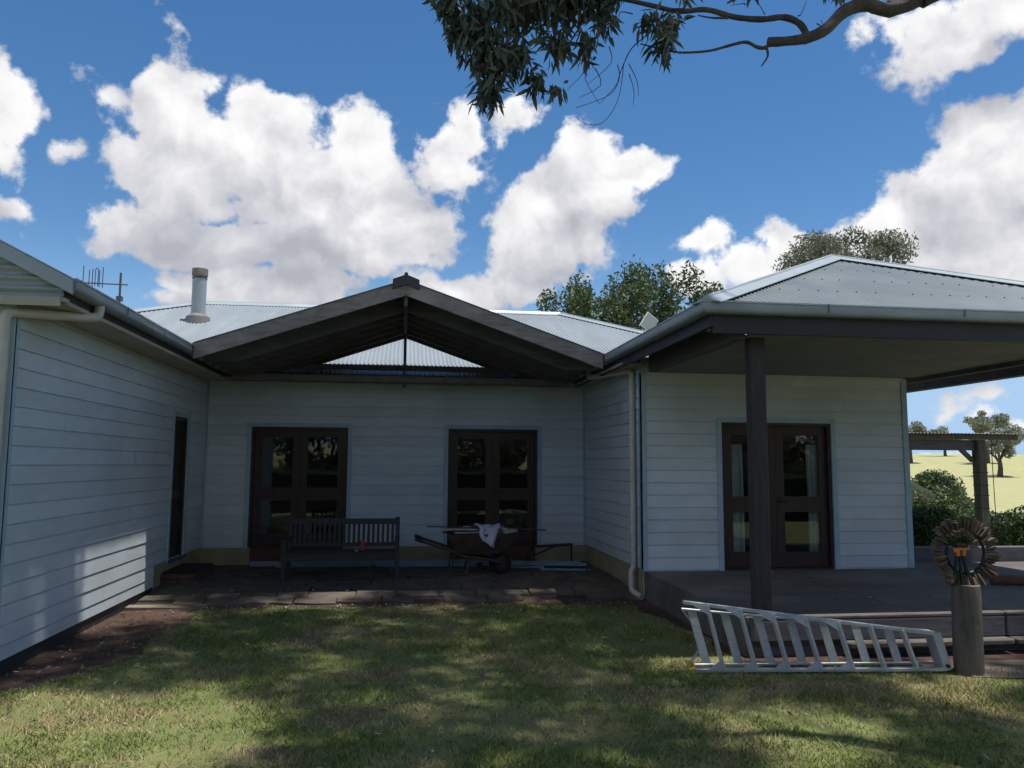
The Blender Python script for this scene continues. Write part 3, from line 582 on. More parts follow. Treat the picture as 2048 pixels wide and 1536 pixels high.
for r_ in range(1,6):
    v=r_*.72
    for i in range(int((X1-X0)/(WV*3))+1):
        u=i*WV*3
        if min(u,X1-X0-u)>v+.15 and random.random()>.12:
            p=Vector((X0+u,Y0,Z0))+Vector((0,1,kr)).normalized()*(v/cr_)+Vector((0,-kr,1)).normalized()*.009
            sm.box(p.x-.007,p.x+.007,p.y-.007,p.y+.007,p.z,p.z+.008)
o=sm.build('roof_screws','lead',rw); o['kind']='stuff'
# verandah ceiling, beams, post
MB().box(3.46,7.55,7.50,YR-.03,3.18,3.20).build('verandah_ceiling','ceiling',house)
MB().box(7.55,7.62,7.62,14.5,3.12,3.28).build('verandah_beam','dark_timber',house)
MB().box(3.345,3.455,7.62,10.52,3.15,3.40).build('verandah_beam','dark_timber',house); MB().box(3.03,9.2,7.475,7.595,3.215,3.42).build('verandah_beam','dark_timber',house); MB().box(8.92,9.02,7.60,14.5,3.2,3.40).build('verandah_beam','dark_timber',house)
y_=7.9
while y_<14: 
    MB().bar((7.62,y_,4.06),(9.3,y_,3.40),.045,.12).build('verandah_rafter','dark_timber',house); y_+=.62
MB().bar((7.66,8.6,3.18),(8.9,7.65,3.25),.09,.12).build('verandah_brace','dark_timber',house)
MB().box(3.525,3.685,7.64,7.80,-.02,3.186).build('verandah_post','post_timber',house,bevel=.012)
MB().box(8.9,9.06,7.64,7.80,.385,3.214).build('verandah_post','post_timber',house,bevel=.012)
# ---------------- gable cover over the courtyard
GA=(-.03,4.475); GL=(-2.905,3.49); GR=(2.86,3.475); GY0,GY1=11.16,14.30
rb=MB().box(GA[0]-.026,GA[0]+.026,GY0+.05,GY1,GA[1]-.36,GA[1]-.07).build('courtyard_gable','dark_timber',house,label='open gable roof frame over the courtyard')
def gl_line(E,off): # point along the slope from apex to E, lowered by off
    return lambda t,dz=0:(GA[0]+(E[0]-GA[0])*t,GA[1]+(E[1]-GA[1])*t-off+dz)
for E in(GL,GR):
    f=gl_line(E,0); a,b=f(0),f(1)
    sx=.0 if E is GL else .0
    MB().extrude([(a[0],a[1]),(b[0],b[1]),(b[0],b[1]-.215),(a[0],a[1]-.215)],lambda x,z:(x,GY0,z),lambda x,z:(x,GY0+.045,z)).build('barge_board','grey_timber',rb,bevel=.004)
    y_=GY0+.55
    for i in range(6):
        tb=.84; mb=MB().extrude([(a[0],a[1]-.07),(b[0],b[1]-.07),(b[0],b[1]-.18),(a[0]+(b[0]-a[0])*tb,a[1]+(b[1]-a[1])*tb-.335),(a[0],a[1]-.335)],lambda x,z:(x,y_,z),lambda x,z:(x,y_+.045,z)); mb.build('rafter','dark_timber',rb)
        y_+=.511
    for t in(.06,.25,.44,.63,.82,.97):
        p=f(t,-.047); MB().bar((p[0],GY0+.05,p[1]),(p[0],GY1,p[1]),.07,.035,upv=(-(E[1]-GA[1]),0,E[0]-GA[0]) if E is GR else ((E[1]-GA[1]),0,-(E[0]-GA[0]))).build('batten','dark_timber',rb)
    L=math.hypot(b[0]-a[0],b[1]-a[1]); s=Vector((a[0]-b[0],0,a[1]-b[1]))
    corrugated('roof_sheet',rb,'zinc',(b[0],GY0-.03,b[1]+.004),(0,1,0),s,GY1-GY0+.03,lambda u:0,lambda u:L)
# dark ridge end
MB().extrude([(GA[0]-.19,GA[1]-.13),(GA[0]-.19,GA[1]+.01),(GA[0],GA[1]+.085),(GA[0]+.19,GA[1]+.01),(GA[0]+.19,GA[1]-.13),(GA[0],GA[1]-.06)],lambda x,z:(x,GY0-.035,z),lambda x,z:(x,GY0+.10,z)).build('ridge_end_cap','gutter_dark',rb)
MB().tube([(GA[0],GY0-.03,GA[1]+.09),(GA[0],GY1,GA[1]+.09)],.028,8).build('ridge_roll','gutter_dark',rb)
MB().box(-2.9,2.86,13.80,13.85,3.485,3.575).build('tie_beam','dark_timber',rb)
MB().box(GA[0]-.028,GA[0]+.022,13.63,13.67,3.17,4.14).build('ridge_prop','dark_timber',rb)
MB().box(-3.06,-2.885,11.17,14.30,3.494,3.499).build('light_gap_cover','flash',rb); MB().box(2.84,3.02,11.17,14.30,3.486,3.491).build('light_gap_cover','flash',rb)  # added cover sheets that stop sun leaking in beside the gable
# ---------------- pipes and flue
def pipe(pts,r,nm='downpipe'):
    P=[Vector(p) for p in pts]; out=[P[0]]
    for i in range(1,len(P)-1):
        a,b,c=P[i-1],P[i],P[i+1]; q=min(.07,(a-b).length*.45,(c-b).length*.45); A_=b+(a-b).normalized()*q; C_=b+(c-b).normalized()*q
        for t in(0,.25,.5,.75,1): out.append(A_*(1-t)**2+b*2*t*(1-t)+C_*t*t)
    out.append(P[-1]); return MB().tube(out,r,12).build(nm,'pvc',house,smooth=True)
d1=pipe([(-2.98,8.02,3.368),(-2.98,8.0,3.25),(-3.49,7.315,3.16),(-3.50,7.315,.06)],.046)
d2=pipe([(2.94,12.4,3.366),(2.94,12.38,3.27),(3.245,11.02,3.22),(3.245,11.02,.42),(3.20,10.99,.36),(3.20,10.97,.10),(3.27,10.72,.05)],.042)
for z_ in(2.3,1.2): MB().tube([(3.245,11.02,z_),(3.245,11.02,z_+.03)],.047,12).build('pipe_clip','pvc',d2,smooth=True)
fl=MB().tube([(-4.49,17.5,4.8),(-4.49,17.5,5.86)],.148,20).build('flue','flue',house,smooth=True,label='round steel flue with rusty cap on the main roof')
MB().tube([(-4.49,17.5,5.86),(-4.49,17.5,5.90),(-4.49,17.5,5.901),(-4.49,17.5,6.05)],[.150,.150,.166,.166],20).build('flue_cap','flue_cap',fl,smooth=True)
MB().tube([(-4.49,17.5,5.835),(-4.49,17.5,5.858)],.158,20).build('flue_band','gutter_dark',fl,smooth=True)
MB().tube([(-4.49,17.5,4.80),(-4.49,17.5,4.99),(-4.49,17.5,5.06)],[.27,.245,.16],18).build('flue_flashing','lead',fl,smooth=True)
# ------------------------------------------------------------------ things about the house
# curtains and a carton behind the verandah door
def curtain(x0,x1,y,label):
    n=28; prof=[(x0+(x1-x0)*i/n,y+.028*math.sin(i*1.35)+.01*math.sin(i*3.1)) for i in range(n+1)]
    vs=[(a+.012*math.sin(k*.9)*(k/6),b,.42+k*.35) for k in range(6) for a,b in prof]; w_=n+1
    fs=[(k*w_+i,k*w_+i+1,(k+1)*w_+i+1,(k+1)*w_+i) for k in range(5) for i in range(n)]
    o=MB().add(vs,fs).build('curtain','curtain',smooth=True); tag(o,label,'curtain','curtains behind the verandah door')
    mo=o.modifiers.new('s','SOLIDIFY'); mo.thickness=.004
curtain(4.60,4.88,10.96,'white curtain behind the left pane of the verandah door')
curtain(5.88,6.06,10.96,'white curtain behind the right pane of the verandah door')
tag(MB().box(5.44,5.60,11.3,11.6,.38,.95).build('carton','box',bevel=.004),'small buff carton on the floor inside the verandah door','carton')
# aerials
an=thing('tv_antenna','thin metal television antenna on the roof beside the flue','antenna',(-5.59,16,4.8))
MB().tube([(-5.59,16,4.75),(-5.59,16,5.56)],.022,8).build('mast','mast',an,smooth=True)
MB().tube([(-5.45,16,5.325),(-6.3,16,5.34)],.014,6).build('boom','mast',an,smooth=True)
MB().box(-5.64,-5.54,15.95,16.05,5.0,5.09).build('mast_bracket','mast',an)
for x_,h1,h2 in((-6.28,5.26,5.68),(-6.17,5.25,5.60),(-6.11,5.26,5.62),(-5.98,5.26,5.60),(-5.92,5.25,5.66)): MB().tube([(x_,16,h1),(x_,16,h2)],.009,6).build('element','mast',an)
MB().tube([(-6.06,16,5.28),(-6.06,16,5.60),(-6.045,16,5.64),(-6.02,16,5.64),(-6.005,16,5.60),(-6.005,16,5.28)],.009,6).build('dipole','mast',an)
pa=thing('panel_aerial','small square white panel aerial on the roof by the verandah hip','aerial',(5.2,16.2,4.3))
MB().tube([(5.2,16.2,4.25),(5.2,16.2,4.85)],.02,8).build('pole','mast',pa)
MB().box(-.17,.17,-.02,.02,-.17,.17).xf(Matrix.Translation((5.16,16.15,4.92))@Matrix.Rotation(.55,4,'Y')@Matrix.Rotation(.35,4,'Z')).build('panel','panel',pa,bevel=.008)
# step and mat by the screen door
st=thing('brick_step','low brick step below the screen door','step',(-3.0,12.6,.12))
for r_ in range(2):
    for i in range(5):
        for j in range(2):
            y0=12.05+i*.235; x0=-3.44+j*.235
            MB().box(x0+.004,x0+.231,y0+.004,y0+.231,.115+r_*.078,.115+r_*.078+.072).build('brick','brick',st,bevel=.004)
mt_=MB().box(-3.42,-2.97,12.1,13.1,.272,.292).build('doormat','rubber',bevel=.005); tag(mt_,'black doormat on the brick step by the screen door','doormat')
# bench
bn=thing('garden_bench','dark slatted garden bench in front of the left french door','bench',(-.95,12.3,.12))
bx0,bx1=-1.78,-.06
for x_ in(bx0,bx1-.065):
    MB().box(x_,x_+.065,12.10,12.165,.118,.70).build('leg','bench',bn,bevel=.004)
    MB().bar((x_+.0325,12.66,.118),(x_+.0325,12.80,1.02),.065,.065,upv=(0,1,0)).build('leg','bench',bn)
    MB().box(x_-.005,x_+.07,12.06,12.72,.70,.735).build('armrest','bench',bn,bevel=.006)
    MB().box(x_+.01,x_+.055,12.17,12.66,.44,.50).build('side_rail','bench',bn)
for y_,n_ in((12.105,'front_rail'),(12.63,'rear_rail')): MB().box(bx0+.066,bx1-.066,y_,y_+.035,.42,.515).build(n_,'bench',bn)
for i in range(7): MB().box(bx0+.02,bx1-.02,12.09+i*.077,12.152+i*.077,.518,.540).build('seat_slat','bench',bn,bevel=.003)
MB().bar((bx0+.05,12.775,.955),(bx1-.05,12.775,.955),.035,.085,upv=(0,.15,1)).build('top_rail','bench',bn)
MB().bar((bx0+.05,12.715,.60),(bx1-.05,12.715,.60),.03,.06,upv=(0,.15,1)).build('lower_rail','bench',bn)
n_=21
for i in range(n_):
    x_=bx0+.11+(bx1-bx0-.22)*i/(n_-1); MB().bar((x_,12.718,.62),(x_,12.772,.93),.040,.016,upv=(0,1,-.15)).build('back_slat','bench',bn)
cu=MB().tube([(-.62,12.42,.541),(-.62,12.42,.545),(-.62,12.42,.69)],[.026,.033,.040],14).build('red_cup','red',smooth=True); tag(cu,'red plastic cup standing on the bench seat','cup')
sp=MB().tube([(-.72,12.26,.553),(-.685,12.26,.553)],.012,8).build('pale_lid','pale'); tag(sp,'small pale lid on the bench seat beside the red cup','lid')
# wheelbarrow
wbr=thing('wheelbarrow','rusty dark wheelbarrow loaded with old boards before the right french door','wheelbarrow',(1.2,12.75,.12))
def tray():
    lv=[(.55,.44,.30,.16),(.86,.44,.0,0)]
    b=[(.84,12.56,.46),(1.52,12.56,.46),(1.52,12.94,.46),(.84,12.94,.46)]; t=[(.70,12.42,.745),(1.80,12.42,.76),(1.80,13.08,.76),(.70,13.08,.745)]
    vs=b+t; o=MB().add(vs,[(3,2,1,0),(0,1,5,4),(1,2,6,5),(2,3,7,6),(3,0,4,7)]).build('tray','rust',wbr)
    mo=o.modifiers.new('s','SOLIDIFY'); mo.thickness=.008; mo.offset=1
    MB().tube([(.70,12.42,.75),(1.80,12.42,.765),(1.80,13.08,.765),(.70,13.08,.75),(.70,12.42,.75)],.012,6).build('tray_rim','rust',wbr)
tray()
for s_ in(-1,1):
    y_=12.75+s_*.27; y2=12.75+s_*.10
    MB().tube([(.30,12.75+s_*.30,.66),(.70,y_,.53),(.95,y_-s_*.02,.42),(1.35,y2+s_*.04,.36),(1.55,y2,.30)],.022,8).build('handle','rust',wbr,smooth=True)
    MB().tube([(.30,12.75+s_*.30,.66),(.18,12.75+s_*.30,.70)],.027,8).build('grip','rubber',wbr,smooth=True)
    MB().tube([(.80,y_-s_*.02,.46),(.72,y_,.14),(.98,y_,.14),(1.05,y_-s_*.05,.40)],.016,8).build('leg','rust',wbr,smooth=True)
    MB().bar((1.52,y2+s_*.012,.30),(1.62,y2+s_*.012,.52),.006,.04).build('fork','rust',wbr)
def torus(mb,c,R,r,n=28,k=10,ax='y',a0=0):
    vs=[];fs=[]
    for i in range(n):
        a=2*math.pi*i/n
        for j in range(k):
            b=2*math.pi*j/k; q=R+r*math.cos(b); vs.append((c[0]+q*math.cos(a),c[1]+r*1.1*math.sin(b),c[2]+q*math.sin(a)))
    for i in range(n):
        for j in range(k): fs.append((i*k+j,((i+1)%n)*k+j,((i+1)%n)*k+(j+1)%k,i*k+(j+1)%k))
    return mb.add(vs,fs)
wh=MB().tube([(1.55,12.71,.30),(1.55,12.79,.30)],.095,16).build('wheel','rust',wbr,smooth=True)
torus(MB(),(1.55,12.75,.30),.135,.047).build('tyre','rubber',wh,smooth=True)
MB().tube([(1.55,12.64,.30),(1.55,12.86,.30)],.012,8).build('axle','rust',wh)
def plank(name,a,b,w,h,mt,label,cat,group,upv=(0,0,1)):
    return tag(MB().bar(a,b,w,h,upv).build(name,mt,bevel=.002),label,cat,group)
G='scrap boards in the wheelbarrow'
for a,b,w,h,mt,lab in [
  ((.80,12.60,.783),(1.62,12.62,.790),.12,.02,'scrap','flaking white board lowest in the wheelbarrow, nearest the bench'),
  ((.62,12.75,.775),(1.70,12.78,.785),.10,.022,'scrap_dark','brown board in the middle of the wheelbarrow load'),
  ((.70,12.92,.780),(1.78,12.90,.787),.13,.02,'scrap','flaking white board along the far rim of the wheelbarrow'),
  ((.52,12.58,.838),(1.72,12.66,.815),.09,.02,'scrap','long white board second from top at the front of the wheelbarrow'),
  ((.60,12.80,.822),(1.66,12.74,.830),.11,.02,'scrap','white board under the pale cloth in the wheelbarrow'),
  ((.36,12.70,.872),(1.30,12.62,.852),.035,.018,'scrap_dark','thin dark batten sticking out towards the bench from the barrow'),
  ((1.05,12.80,.862),(2.30,12.74,.800),.032,.02,'scrap_dark','thin dark batten sticking out past the door from the barrow'),
  ((.95,12.90,.850),(1.62,12.86,.845),.10,.025,'scrap','short white offcut on top of the wheelbarrow load'),
  ((1.58,12.46,.800),(1.78,12.60,.812),.07,.05,'scrap','pale wooden offcut at the wheel end of the barrow')]:
    plank('scrap_board',a,b,w,h,mt,lab,'board',G)
# cloth hung over the load: a rumpled sheet that drops over the near rim
n=26; m_=18; vs=[]; fs=[]
for i in range(n+1):
    for j in range(m_+1):
        u=i/n; v=j/m_; s_=u*.66
        edge=.42-.08*u
        x_=1.10+edge*v+.10*u-(.05 if u>.6 else 0)*v; 
        if s_<.40: y_=12.82-s_; z_=.885+.012*math.sin(v*14+u*3)+.018*math.sin(u*17+v*6)
        else:
            e=s_-.40; y_=12.42-.025-.03*math.sin(v*11); z_=.875-e*(.75+.5*v)
        if s_>=.30 and s_<.40: z_-= (s_-.30)*.15
        x_+=.018*math.sin(u*13+v*5); y_+=.012*math.sin(v*19+u*9)
        if u>.5: x_=1.22+(x_-1.22)*(1-.5*(u-.5)) 
        vs.append((x_,y_,z_))
for i in range(n):
    for j in range(m_): fs.append((i*(m_+1)+j,i*(m_+1)+j+1,(i+1)*(m_+1)+j+1,(i+1)*(m_+1)+j))
cl_=MB().add(vs,fs).build('cloth','cloth',smooth=True); tag(cl_,'pale blue cloth draped over the boards in the wheelbarrow','cloth'); mo=cl_.modifiers.new('s','SOLIDIFY'); mo.thickness=.005
# dark metal bar on the ground by the barrow
bk=thing('metal_bracket','dark bent metal bar standing by the base of the right french door','bracket',(2.5,13.62,.12))
MB().bar((2.10,13.62,.13),(2.22,13.62,.46),.05,.05,upv=(0,1,0)).build('front_leg','black',bk); MB().bar((2.18,13.62,.45),(2.92,13.62,.478),.05,.045).build('top_bar','black',bk); MB().bar((2.90,13.62,.46),(2.90,13.62,.12),.03,.03,upv=(0,1,0)).build('rear_leg','black',bk); MB().bar((2.24,13.62,.30),(2.62,13.62,.46),.03,.03).build('stay','black',bk)
# blue planks along the wall
G='old blue planks on the patio'
for a,b,w,h,lab in [
  ((-2.55,13.92,.135),(.30,13.86,.135),.14,.024,'long pale blue plank behind the bench along the wall'),
  ((-2.1,13.72,.134),(-.55,13.76,.134),.11,.022,'pale blue plank on the patio behind the bench, nearer the lawn'),
  ((-.45,13.66,.134),(1.25,13.62,.134),.14,.022,'pale blue plank between the bench and the wheelbarrow'),
  ((.05,13.84,.160),(1.9,13.88,.160),.10,.022,'blue plank lying on another one behind the wheelbarrow'),
  ((1.35,13.70,.134),(3.02,13.44,.134),.14,.022,'wide pale blue plank running into the right corner'),
  ((1.70,13.50,.158),(3.08,13.26,.158),.09,.02,'narrow blue plank on top in the right corner'),
  ((1.55,13.28,.134),(2.35,13.22,.134),.06,.02,'thin dark blue strip beside the wheelbarrow wheel'),
  ((2.25,12.98,.134),(2.98,12.86,.134),.05,.02,'short pale strip lying nearest the lawn by the downpipe')]:
    w*=.62; dz=Vector((0,0,w*.42)); plank('blue_plank',Vector(a)+dz,Vector(b)+dz,h,w,'plank_blue',lab,'plank',G,(0,.3,1))
# stepladder on its side
la=thing('step_ladder','aluminium step ladder lying on its side against the verandah step','ladder',(3.7,6.9,0))
A0,A1=Vector((2.60,6.96,.035)),Vector((4.87,6.74,.035)); B0,B1=Vector((2.52,7.00,.625)),Vector((4.84,6.80,.335))
back=Vector((.07,.20,0))
def rail(a,b,nm='rail',w=.055,h=.030): 
    d=(b-a).normalized(); return MB().bar(a,b,w,h,upv=(0,-.0,1)).build(nm,'alu',la,bevel=.003)
rail(A0,A1); rail(B0,B1)
def lerp(a,b,t): return a+(b-a)*t
nt_=7
for i in range(nt_):
    t=.105+i*.129
    lo_=lerp(A0,A1,t+.012); hi_=lerp(B0,B1,t-.012)
    MB().bar(lo_,hi_,.024,.075,upv=(.09,1,0)).build('tread','alu',la,bevel=.002)
    if i<5:
        for P,Q,sg in((lo_,lerp(A0,A1,t-.062),1),(hi_,lerp(B0,B1,t-.082),-1)):
            up_=Vector((0,0,.075*sg)); f0=Vector((0,-.030,0))
            q=[P+f0,Q+f0,P+(hi_-lo_).normalized()*sg*.10+f0]; q2=[v+Vector((0,.006,0)) for v in q]
            MB().add(q+q2,[(0,1,2),(5,4,3),(0,3,4,1),(1,4,5,2),(2,5,3,0)]).build('gusset','alu',la)
# rear frame, folded close behind
C0,C1=Vector((2.66,7.13,.04)),Vector((4.93,6.91,.05)); D0_,D1_=Vector((2.56,7.16,.535)),Vector((4.90,6.96,.325))
rail(C0,C1,'rear_rail',.03,.02); rail(D0_,D1_,'rear_rail',.03,.02)
for i in range(7):
    t=.040+i*.131; MB().bar(lerp(C0,C1,t+.012),lerp(D0_,D1_,t),.074,.016,upv=(-.09,-1,0)).build('rung','alu',la)
cp=MB().bar(Vector((4.905,6.79,.02)),Vector((4.835,6.83,.345)),.075,.17,upv=(.1,1,0)).build('top_cap','alu',la,bevel=.006)
MB().tube([(4.885,6.69,.07),(4.885,6.725,.07)],.016,10).build('cap_hole','black',la)
MB().bar((2.585,6.95,.018),(2.575,6.95,.055),.04,.05).build('foot','yellow',la); MB().bar((2.64,7.17,.02),(2.63,7.17,.06),.04,.05).build('foot','yellow',la)
MB().bar((2.64,7.15,.06),(2.75,7.15,.20),.02,.015).build('brace','alu',la); MB().bar((2.58,7.18,.52),(2.70,7.17,.36),.02,.015).build('brace','alu',la)
# log stump with the wooden wreath
def rough_log(name,mt,a,b,r,label,cat,group=None,endm=None,n=22,wav=.06):
    a,b=Vector(a),Vector(b); d=(b-a).normalized(); u=d.orthogonal().normalized(); w_=d.cross(u); vs=[];fs=[];ks=9
    ph=[random.uniform(0,6.28) for _ in range(4)]
    for i in range(ks):
        t=i/(ks-1); c=a.lerp(b,t)
        for k in range(n):
            an_=2*math.pi*k/n; rr=r*(1+wav*math.sin(3*an_+ph[0])+wav*.6*math.sin(5*an_+ph[1]+t*1.5)+random.uniform(-.012,.012))
            if i in(0,ks-1): rr*=.965
            vs.append(c+(u*math.cos(an_)+w_*math.sin(an_))*rr)
    for i in range(ks-1):
        for k in range(n): fs.append((i*n+k,i*n+(k+1)%n,(i+1)*n+(k+1)%n,(i+1)*n+k))
    fs.append(tuple(range(n-1,-1,-1))); fs.append(tuple((ks-1)*n+k for k in range(n)))
    o=MB().add(vs,fs).build(name,mt,smooth=True); tag(o,label,cat,group)
    if endm:
        o.data.materials.append(M[endm]); 
        for p in o.data.polygons:
            if len(p.vertices)>4: p.material_index=1
    return o
rough_log('log_post','log',(5.08,6.68,-.02),(5.10,6.70,.785),.123,'short thick grey log post standing at the end of the ladder','post',endm='log_end',wav=.035)
wr=thing('wood_wreath','spiral wreath of tan wooden wedges standing on the log post','wreath',(5.10,6.70,.785))
WC=Vector((5.11,6.70,1.075))
def wedge(c,ang,ro,rin,wd):
    d=Vector((math.cos(ang),random.uniform(-.15,.15),math.sin(ang))); tn=Vector((-math.sin(ang),0,math.cos(ang))).lerp(Vector((0,1,0)),random.uniform(.0,.3)).normalized(); yv=d.cross(tn).normalized()
    a=c+d*rin; b=c+d*ro; hw=wd*.5; vs=[]
    for p,s_ in((a,.55),(b,1.0)):
        for q in((-1,-1),(1,-1),(1,1),(-1,1)): vs.append(p+tn*hw*.42*q[0]*s_+yv*hw*1.5*q[1]*s_)
    MB().add(vs,[(0,3,2,1),(4,5,6,7),(0,1,5,4),(1,2,6,5),(2,3,7,6),(3,0,4,7)]).build('wedge','wedge',wr)
for i in range(56):
    an_=2*math.pi*i/56; wedge(WC,an_,.308+random.uniform(-.022,.022),.215+random.uniform(-.015,.015),.055)
for i in range(14):
    an_=math.radians(140-i*11); wedge(WC+Vector((-.075,-.05,.06)),an_,.15+random.uniform(-.01,.012),.10,.045)
MB().tube([WC+Vector((.19*math.cos(2*math.pi*k/24),0,.19*math.sin(2*math.pi*k/24))) for k in range(25)],.014,6).build('hoop','black',wr)
orn=thing('orange_ornament','small orange two legged ornament with black top inside the wreath','ornament',(5.03,6.66,.79))
MB().box(4.96,5.11,6.63,6.66,1.105,1.125).build('cross_bar','orange',orn); MB().box(4.985,5.005,6.632,6.658,1.05,1.105).build('leg','orange',orn); MB().box(5.045,5.065,6.632,6.658,1.05,1.105).build('leg','orange',orn); MB().box(4.965,4.98,6.632,6.658,1.085,1.105).build('hook','orange',orn)
MB().extrude([(4.965,1.128),(4.985,1.155),(5.085,1.155),(5.09,1.128)],lambda x,z:(x,6.62,z),lambda x,z:(x,6.68,z)).build('top','black',orn)
for dx,dz in((-.05,0),(0,.01),(.05,0)): MB().bar((5.03+dx*1.6,6.66,.785),(5.025+dx*.6,6.66,1.05),.02,.02,upv=(0,1,0)).build('stem','black',orn)
rough_log('fallen_log','red_log',(7.35,9.2,.445),(9.0,8.75,.455),.068,'reddish split log lying on the concrete deck behind the wreath','log',wav=.08)
# heavy sleepers beyond the deck
G='sleepers at the back of the deck'
plank('sleeper',(7.5,11.62,.30),(12.2,11.5,.30),.22,.60,'dark_timber','long dark sleeper wall along the back edge of the deck','sleeper',G)
plank('sleeper',(9.2,12.7,.12),(14.2,12.6,.12),.25,.22,'dark_timber','dark sleeper on the ground beyond the deck, before the carport post','sleeper',G)
sheet('gravel_path',[(7.6,13.2),(10.4,13.6),(10.9,15.0),(10.2,15.5),(7.6,15.6)],.012,'slab')
sheet('gravel_patch',[(5.0,6.55),(5.6,6.42),(7.5,6.5),(8.4,6.9),(5.3,7.1)],.0125,'slab')
# open shelter beyond
cp_=thing('open_shelter','open shelter with corrugated roof and thick grey post beyond the deck','shelter',(10.5,14.26,0))
MB().box(11.20,11.39,14.16,14.36,0,2.39).build('post','log',cp_,bevel=.02)
for z_ in(.35,.75,1.05,1.3,1.5,1.75): MB().box(11.196,11.394,14.156,14.364,z_,z_+.014).build('wire_band','black',cp_)
MB().box(8.6,12.08,14.15,14.24,2.40,2.50).build('front_beam','log',cp_,bevel=.006)
MB().box(8.6,11.5,16.3,16.5,2.25,2.42).build('rear_beam','dark_timber',cp_)
MB().box(8.6,11.44,14.25,14.36,2.19,2.395).build('inner_beam','dark_timber',cp_)
MB().bar((11.18,14.3,1.98),(10.92,14.3,2.22),.07,.08,upv=(0,1,0)).build('knee_brace','dark_timber',cp_)
MB().box(8.75,9.0,16.2,16.45,0,2.3).build('post','grey_timber',cp_)
corrugated('roof_sheet',cp_,'zinc',(8.5,14.05,2.515),(1,0,0),(0,1,-.02),3.62,lambda u:0,lambda u:2.6)
MB().tube([(11.62,14.3,.2),(11.60,14.3,2.4)],.008,5).build('hanging_wire','black',cp_)
# ------------------------------------------------------------------ plants
def crown(parent,clusters,nleaf,L,W,mt,name='crown',hang=0.0,kind=None):
    A=[]
    for c,r in clusters:
        k=max(8,int(nleaf*np.prod(r)**(1/3.)**1)); A.append(leaves(blob(k,c,r,.15),L,W,hang))
    return arr_mesh(name,np.concatenate(A),4,mt,parent,kind)
def limbs(mb,base,top,r0,targets,r1=.03):
    mb.tube([base,Vector(base).lerp(Vector(top),.5)+Vector((random.uniform(-.1,.1),random.uniform(-.1,.1),0)),top],[r0,r0*.8,r0*.6],9)
    for t in targets:
        t=Vector(t); a=Vector(base).lerp(Vector(top),random.uniform(.7,1.0)); mid=a.lerp(t,.5)+Vector((random.uniform(-.2,.2),random.uniform(-.2,.2),random.uniform(.0,.35)))
        mb.tube([a,mid,t],[r0*.35,r0*.22,r1*.5],6)
def tree(name,label,base,top,c,R,ncl,rc,nleaf,L,W,mt,r0,group,hang=0.0,seed=0,ex=1,ez=1):
    rs=np.random.default_rng(seed); t=thing(name,label,'tree',base,group)
    cl=[]
    for i in range(ncl):
        d=rs.normal(size=3); d/=np.linalg.norm(d); q=rs.uniform(.35,1)**.6
        p=np.array(c)+d*q*np.array(R)*rs.uniform(.82,1.08); k=rs.uniform(.65,1.25)*rc; cl.append((p,(k*ex,k*ex,k*rs.uniform(.6,.9)*ez)))
    mb=MB(); limbs(mb,base,top,r0,[x[0] for x in cl[::2]]); mb.build('trunk','far_bark',t,smooth=True)
    crown(t,cl,nleaf,L,W,mt,hang=hang); return t
G='trees behind the house'
tree('leafy_tree','bright green leafy tree rising behind the main roof, left of the verandah hip',(9.0,30,0),(9.0,30,5.6),(9.15,30,7.15),(5.1,2.8,2.75),80,.80,420,.22,.085,'tree_leaf',.26,G,.25,3,.8,1.5)
tree('gum_tree_behind','dark grey green gum showing above the verandah roof ridge',(22.7,38,0),(22.7,38,8.5),(22.9,38,11.9),(4.1,3.2,2.9),74,.95,330,.24,.08,'grey_leaf',.35,G,.35,5)
G='paddock trees on the hill'
tree('paddock_tree','broad grey green tree on the hillside right of the shelter post',(86.3,105,hill(86.3,105)-.1),(86.4,105,hill(86.3,105)+2.6),(86.6,105,hill(86.3,105)+5.1),(3.6,3.6,2.1),22,1.15,190,.50,.22,'haze_leaf',.42,G,.3,8)
tree('paddock_tree','small tree on the hill crest next to the house wall corner',(92.3,134,hill(92.3,134)-.1),(92.3,134,hill(92.3,134)+3.4),(92.3,134,hill(92.3,134)+5.6),(3.0,2.9,1.5),15,1.0,150,.55,.25,'haze_leaf',.36,G,.3,9)
tree('paddock_tree','farther tree on the crest seen left of the shelter post',(117,158,hill(117,158)-.1),(117,158,hill(117,158)+2.2),(117,158,hill(117,158)+4.0),(3.6,3.2,1.9),16,1.3,160,.6,.28,'haze_leaf',.36,G,.3,10)
tree('paddock_tree','tall tree on the crest behind the broad hillside tree',(103,128,hill(103,128)-.1),(103,128,hill(103,128)+4.2),(103,128,hill(103,128)+7.2),(4.2,3.6,1.7),20,1.15,150,.55,.25,'haze_leaf',.4,G,.3,12)
# hedge and bushes
def bush(name,label,c,R,n,L,W,mt,group=None,cat='bush'):
    base=(c[0],c[1],0); t=thing(name,label,cat,base,group)
    vs=[];fs=[];a=14;b=8
    for i in range(b+1):
        th=math.pi*i/b
        for k in range(a):
            ph=2*math.pi*k/a; q=.80+random.uniform(-.06,.06); vs.append((c[0]+R[0]*q*math.sin(th)*math.cos(ph),c[1]+R[1]*q*math.sin(th)*math.sin(ph),max(.0,c[2]+R[2]*q*math.cos(th))))
    for i in range(b):
        for k in range(a): fs.append((i*a+k,i*a+(k+1)%a,(i+1)*a+(k+1)%a,(i+1)*a+k))
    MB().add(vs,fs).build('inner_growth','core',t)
    p=[]
    for i in range(26):
        d=unit(rng.normal(size=3)); d[2]=abs(d[2])*.9; q=np.array(c)+d*np.array(R)*.80; p.append(blob(n//26,q,(R[0]*.36,R[1]*.36,R[2]*.34),.1))
    p=np.concatenate(p); p=p[p[:,2]>.02]; arr_mesh('foliage',leaves(p,L,W),4,mt,t); return t
